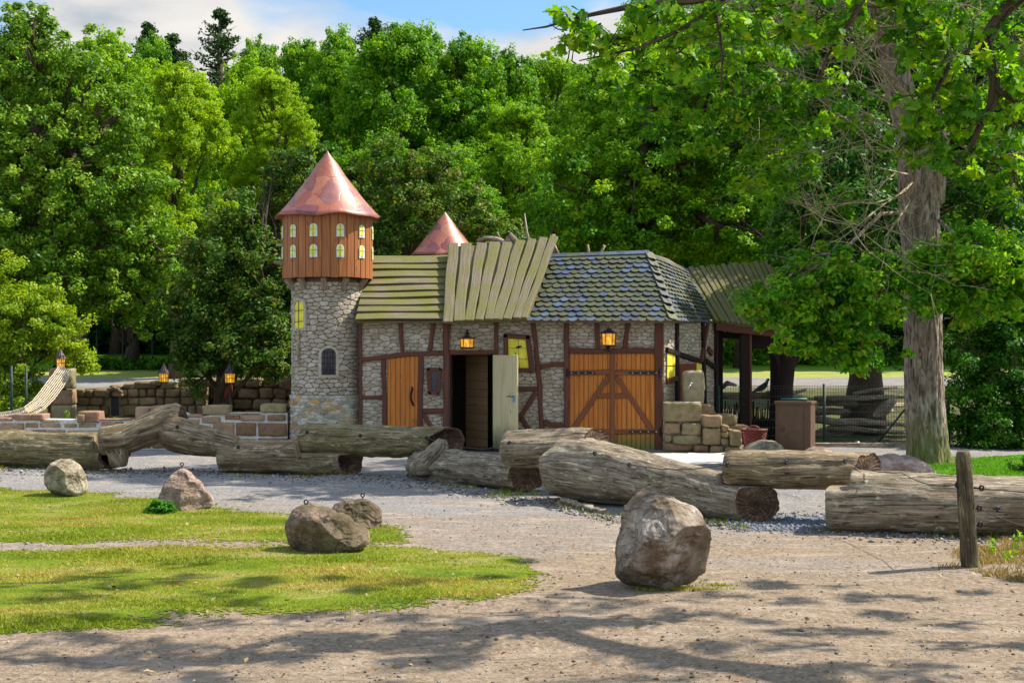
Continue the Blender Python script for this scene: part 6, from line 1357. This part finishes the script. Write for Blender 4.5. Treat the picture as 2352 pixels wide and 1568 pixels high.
tree('shrub', (W(2360, 0, 22.4).x, 22.4, 0), 'small dark shrub on the bright grass at the right edge', 'bush', [lob(2365, 1075, 45, 22.4, 26)], .05, 1.6, .1, 'lf_dark', 15, .03, .2, sub=3)
# the dark tree left of the tower
tree('hawthorn_tree', (-6.4, 30.6, 0), 'dark brownish tree hanging over the shaded wall left of the tower', 'tree', [lob(600, 620, 88, 30.4, 100), lob(500, 600, 95, 30.6, 100), lob(560, 760, 120, 30, 95), lob(440, 720, 85, 30.4, 90), lob(640, 790, 60, 30.6, 70), lob(470, 815, 62, 30.2, 48), lob(425, 800, 42, 30.4, 50), lob(610, 850, 52, 30.2, 34), lob(540, 500, 70, 31, 60), lob(660, 480, 60, 31.4, 70), lob(700, 400, 60, 31.5, 60), lob(640, 400, 40, 31.5, 50), lob(445, 880, 26, 30.2, 22), lob(650, 600, 40, 30.8, 60)],
     .085, 1.35, .22, 'lf_shrub', 21, .14, 2.2, fork=.15, sub=8)
tree('hawthorn_tree', (-2.9, 32.5, 0), 'loose brownish tree showing behind the two cone roofs', 'tree', [lob(880, 560, 80, 32.4, 80), lob(960, 480, 80, 32.6, 80), lob(900, 400, 75, 32.8, 90), lob(1060, 500, 80, 32.8, 80), lob(800, 470, 60, 32.5, 90), lob(1150, 560, 75, 33, 60), lob(1010, 400, 60, 33, 50)],
     .085, 1.1, .22, 'lf_shrub', 22, .12, 3, fork=.3, sub=8)
# left side
tree('oak_tree', (-12.6, 35.5, .1), 'tall broad leaved tree filling the upper left corner', 'tree', [lob(40, 140, 130, 35.5, 110), lob(170, 180, 110, 35.3, 100), lob(80, 330, 150, 35, 120), lob(250, 290, 100, 35.3, 100), lob(200, 440, 130, 34.6, 100), lob(30, 520, 130, 34.4, 110), lob(320, 450, 80, 35, 90), lob(290, 570, 105, 34.8, 80), lob(130, 620, 120, 34.3, 90), lob(390, 600, 80, 35.2, 80), lob(-120, 300, 160, 35), lob(60, 60, 70, 35.6, 45), lob(-80, 620, 130, 34.5), lob(330, 700, 70, 35.4, 60), lob(250, 680, 70, 34.6, 50)],
     .105, 1.25, .23, 'lf_left', 31, .4, 8, fork=.3, sub=6)
tree('bright_bush', (-10.9, 31.4, 0), 'yellow green bush behind the net draped pillar', 'bush', [lob(50, 740, 95, 31.2, 85), lob(140, 770, 72, 31.3, 70), lob(-10, 660, 80, 31.6, 60), lob(20, 860, 75, 31, 70), lob(185, 830, 36, 31.2, 34), lob(95, 690, 55, 31.5, 45), lob(-60, 800, 80, 31.2, 90), lob(30, 940, 55, 30.6, 30), lob(70, 900, 40, 31.4, 36)],
     .07, 1.35, .19, 'lf_bush', 32, .07, 1.3, fork=.2, sub=8)
# green fence posts at far left
gf = thing('wire_fence', (-10.4, 29.6, 0), 'green wire fence with slim posts in front of the far left bush', 'fence')
for px in (26, 60, -20):
    mb = MB(); x = W(px, 0, 29.6).x; mb.tube([(x, 29.6, 0), (x, 29.6, 1.55)], .03, 8); mb.build('post', M['fence_green'], gf, smooth=True)
mb = MB()
for z in (.3, .6, .9, 1.2, 1.5): mb.tube([(W(-80, 0, 29.6).x, 29.6, z), (W(100, 0, 29.6).x, 29.6, z)], .003, 4)
mb.build('wire', M['fence_green'], gf)

# the wood behind -----------------------------------------------------------------------
mats = {'m': 'lf_mid', 'b': 'lf_bright', 'y': 'lf_yellow', 'd': 'lf_dark'}
protos = {}
def proto_crown(key, seed, n, leaf, cov, clump, rx=4.6, h=13):
    rg = R_(seed); L = auto_lobes(0, 0, 0, h, rx, rx*.9, n, rg, .25); P, N, Sz, T = crown_points(L, leaf, cov, clump, rg, .75); V, F, T = leaf_arrays(P, N, Sz, T, rg)
    me = fast_mesh('crown', V, F, M['lf_mid'], None, T); ob = me; protos[key] = (ob.data, rx, h, L); bpy.data.objects.remove(ob)
proto_crown(0, 101, 60, .16, 1.05, .34); proto_crown(1, 102, 70, .16, 1.0, .30); proto_crown(2, 103, 50, .16, 1.1, .36)
def wood_tree(px, ytop, wpx, D, key, mat, label, seed, bottom=None, rot=0, base_z=None):
    rg = R_(seed); x = (px-1176)/FX*D; bz = th(D) if base_z is None else base_z; zt_ = CZ+(HY-ytop)*D/FX; zb = bz+(zt_-bz)*.16 if bottom is None else CZ+(HY-bottom)*D/FX
    data, rx, h, L = protos[key]; root = thing('woodland_tree', (x, D, bz), label, 'tree', 'trees of the wood behind the stable')
    s = wpx*.64*D/FX/rx; sz = (zt_-zb)/h; mb = MB(); p0 = Vector((x, D, bz-.2)); mb.tube([p0, Vector((x+.1, D, bz+(zb-bz)*.6)), Vector((x, D, zb+1)), Vector((x, D, (zb+zt_)/2)), Vector((x, D, zt_-1.5))], [.34, .27, .24, .16, .05], 10, rough=.05)
    cr, sr = math.cos(rot), math.sin(rot)
    for c, r in L[::2]:
        q = Vector((x+(c[0]*cr-c[1]*sr)*s, D+(c[0]*sr+c[1]*cr)*s, zb+c[2]*sz)); mb.tube(limb_path((x, D, max(zb-.5, q.z-2.5)), q, rg, 5, .06, .05), [.10, .08, .06, .05, .03, .02], 6)
    mb.build('trunk', M['branch'], root, smooth=True)
    o = bpy.data.objects.new('crown', data); COL.objects.link(o); o.parent = root; o.location = (0, 0, zb-bz); o.rotation_euler = (0, 0, rot); o.scale = (s, s, sz)
    o.material_slots[0].link = 'OBJECT'; o.material_slots[0].material = M[mat]
WT = [(405, 145, 250, 50, 0, 'lf_yellow', 'tall yellow green tree left of the tower, brightest in the wood', 700), (560, 125, 240, 63, 1, 'lf_bright', 'light green tree with pale limbs just right of the brightest tree', 760), (625, 165, 180, 53, 2, 'lf_yellow', 'yellow tipped tree directly above the tower roof', 520),
      (265, 70, 280, 66, 1, 'lf_bright', 'green tree with a feathery top at the left skyline', 720), (345, 80, 170, 70, 2, 'lf_mid', 'narrow tree behind the brightest yellow green tree', 700), (690, 92, 230, 70, 0, 'lf_mid', 'dark green tree on the skyline right of the larch', 700), (600, 88, 190, 74, 2, 'lf_mid', 'skyline tree between the larch and the tower roof', 700),
      (800, 62, 250, 66, 1, 'lf_mid', 'high tree at the left shoulder of the big maple', 700), (930, 58, 330, 60, 0, 'lf_mid', 'big rounded maple rising behind the cone roofs', 690), (1060, 80, 280, 62, 2, 'lf_mid', 'maple on the right flank of the big rounded maple', 690), (1150, 108, 230, 64, 1, 'lf_mid', 'green tree on the skyline above the fan roof', 700),
      (1190, 240, 220, 56, 0, 'lf_bright', 'lighter green tree above the slate roof ridge', 640), (1270, 118, 240, 68, 2, 'lf_bright', 'light green skyline tree under the oak branch tip', 700), (1380, 130, 260, 62, 1, 'lf_mid', 'tree just right of the gap under the oak branch', 700), (1010, 330, 260, 52, 2, 'lf_mid', 'lower tree between the two cone roofs', 720),
      (860, 300, 240, 54, 1, 'lf_mid', 'lower dark tree behind the tower roof', 760), (740, 330, 220, 55, 0, 'lf_dark', 'dark tree closing the gap behind the tower', 760), (1330, 330, 240, 50, 2, 'lf_dark', 'dark lower tree left of the broad tree', 700), (480, 420, 200, 57, 1, 'lf_mid', 'lower green tree below the light green tree', 800),
      (1500, 60, 300, 60, 0, 'lf_bright', 'tree behind the overhanging oak leaves', 700), (1700, 20, 320, 58, 1, 'lf_mid', 'tree deep behind the broad dark tree', 700), (1950, 0, 340, 60, 2, 'lf_mid', 'far tree behind the dead twigs', 700), (2200, 0, 340, 62, 0, 'lf_mid', 'far tree behind the oak trunk', 700), (2400, 0, 340, 60, 1, 'lf_dark', 'far dark tree at the right edge', 760),
      (60, 90, 330, 64, 0, 'lf_mid', 'far tree behind the upper left tree', 700), (-80, 120, 330, 60, 2, 'lf_dark', 'far dark tree beyond the left edge', 700), (180, 330, 230, 56, 1, 'lf_mid', 'lower tree behind the far left bush', 740), (300, 470, 200, 58, 2, 'lf_dark', 'dark low tree over the distant bright lawn', 770),
      (1600, 500, 260, 66, 2, 'lf_mid', 'low tree across the meadow behind the slate roof', 815), (1780, 560, 240, 66, 0, 'lf_bright', 'low bright tree seen through the pavilion', 825), (1930, 560, 240, 66, 1, 'lf_mid', 'low tree across the meadow above the driftwood', 825), (2120, 560, 260, 66, 2, 'lf_dark', 'low dark tree across the meadow behind the oak trunk', 825), (2330, 560, 260, 66, 0, 'lf_mid', 'low tree across the meadow behind the thicket', 825)]
for i, (px, yt, wp, D, ky, mt, lb, bt) in enumerate(WT): wood_tree(px, yt, wp, D, ky, mt, lb, 200+i, bt, rot=i*1.3)
# dark far wall of trunks and understorey closing the lower gaps
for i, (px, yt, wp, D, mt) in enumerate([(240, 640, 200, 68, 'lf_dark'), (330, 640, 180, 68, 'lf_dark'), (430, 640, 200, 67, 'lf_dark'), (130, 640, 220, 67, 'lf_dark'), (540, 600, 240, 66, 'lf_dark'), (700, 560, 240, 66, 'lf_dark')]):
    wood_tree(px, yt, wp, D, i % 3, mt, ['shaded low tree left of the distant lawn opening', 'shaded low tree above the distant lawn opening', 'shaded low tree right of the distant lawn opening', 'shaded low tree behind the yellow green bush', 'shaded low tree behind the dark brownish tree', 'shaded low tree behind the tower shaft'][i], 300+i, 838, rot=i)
for i in range(3):      # second, higher row: the wood goes on uphill
    pass
for i, px in enumerate(range(-150, 2600, 190)):
    D = 88+6*(i % 2); yt = [150, 190, 170, 195, 150, 120, 130, 160, 190, 120, 80, 60, 60, 60, 60][i % 15]; yt = max(yt, 150) if px < 1350 else yt
    wood_tree(px, yt, 330, D, i % 3, 'lf_mid' if i % 2 else 'lf_dark', 'one of the farthest trees closing the gaps in the wood', 400+i, 760, rot=i*.7)
# larch sticking out of the skyline
def larch(px, ytop, ybot, wpx, D, label, seed):
    rg = R_(seed); x = (px-1176)/FX*D; bz = th(D); k = D/FX; zt_ = CZ+(HY-ytop)*k; zb = CZ+(HY-ybot)*k; root = thing('larch_tree', (x, D, bz), label, 'tree')
    mb = MB(); mb.tube([Vector((x, D, bz-.1)), Vector((x, D, zb)), Vector((x, D, zt_))], [.3, .2, .02], 9); C = []; N = []; n = 95
    for i in range(n):
        t = rg.uniform(0, 1)**1.1; z = zb+(zt_-zb)*t; a = rg.uniform(0, 6.28); L = (1-t)**.8*wpx*.62*k*rg.uniform(.4, 1.15)+.12; d = np.array([math.cos(a), math.sin(a), .25+.35*t]); e = np.array([x, D, z])+d*L
        pth = limb_path((x, D, z), e, rg, 5, .06, -.08); mb.tube(pth, [.035, .03, .024, .018, .012, .005], 4)
        for j in range(34): f = rg.uniform(.2, 1); p = pth[int(f*5)]*(1)+rg.normal(size=3)*np.array([.09, .09, .05]); C.append(p); N.append(rg.normal(size=3)+np.array([0, 0, .4]))
    mb.build('trunk', M['branch'], root, smooth=True); C = np.array(C); V, F, T = leaf_arrays(C, np.array(N), rg.uniform(.10, .22, len(C)), rg.uniform(0, 1, len(C)), rg); fast_mesh('crown', V, F, M['lf_conifer'], root, T)
larch(505, 26, 200, 150, 72, 'dark feathery larch standing above the skyline left of centre', 61)
larch(340, 58, 160, 90, 74, 'small pointed larch top on the left skyline', 62); larch(395, 82, 170, 80, 73, 'lowest slender larch top on the left skyline', 63); larch(860, 46, 150, 120, 74, 'dark larch top above the big rounded maple', 64)
# fence and hedge beyond the yard at the left
ff = thing('tall_fence', (W(300, 0, 57).x, 57, th(57)), 'tall distant black fence posts before the far bright lawn', 'fence')
for px in (222, 282, 305, 350):
    mb = MB(); x = W(px, 0, 57).x; mb.tube([(x, 57, th(57)-.1), (x, 57, th(57)+1.6)], .035, 6); mb.build('post', M['fence_green'], ff)
tree('low_hedge', (W(280, 0, 56.6).x, 56.6, th(56.6)), 'low dark hedge under the distant fence', 'hedge', [((W(p, 0, 56.6).x, 56.6, th(56.6)+.16), (.7, .4, .24)) for p in range(150, 420, 34)], .10, 1.4, .2, 'lf_dark', 71, trunk=False)
tree('meadow_bush', (W(1760, 0, 60).x, 60, th(60)), 'row of bushes along the far edge of the meadow', 'hedge', [((W(p, 0, 60.5).x, 60.5, th(60)+.5), (1.6, .9, .8)) for p in range(1540, 2360, 70)], .14, 1.2, .35, 'lf_mid', 72, trunk=False)
# weeds: stalks by the post and in the ruin garden
def weed(px, py, h, label, seed, D=None, mat='lf_bright', n=30):
    b = G(px, py) if D is None else Vector((W(px, 0, D).x, D, CZ+(HY-py)*D/FX)); rg = R_(seed); r = thing('weed', b, label, 'plant'); mb = MB(); tp = b+Vector((rg.normal()*.03, rg.normal()*.03, h)); mb.tube([b, (b+tp)/2+Vector((.01, 0, 0)), tp], [.005, .004, .002], 5); mb.build('stem', M[mat], r)
    t = rg.uniform(.1, 1, n); C = np.array(b)[None]+(np.array(tp)-np.array(b))[None]*t[:, None]+rg.normal(size=(n, 3))*np.array([.025, .025, .01]); N = rg.normal(size=(n, 3))+np.array([0, 0, .8]); V, F, T = leaf_arrays(C, N, rg.uniform(.03, .07, n), rg.uniform(0, 1, n), rg); fast_mesh('foliage', V, F, M[mat], r, T)
weed(2278, 1278, .16, 'small green weed close right of the leaning post', 1); weed(2335, 1268, .22, 'taller green weed at the right edge beyond the post', 2); weed(2305, 1290, .12, 'tiny weed between the post and the right edge', 3)
weed(156, 985, .36, 'tall pale weed growing between the low wall and the ruin', 4, 28.2, 'lf_bush', 60); weed(120, 990, .2, 'dry tuft behind the left end of the low wall', 5, 28, 'lf_bush', 60); weed(262, 985, .22, 'grey leaved tuft behind the tall wall block', 6, 28, 'lf_left', 60)
weed(940, 1096, .10, 'tiny green sprout on the gravel between two logs', 7, None, 'lf_herb', 30)
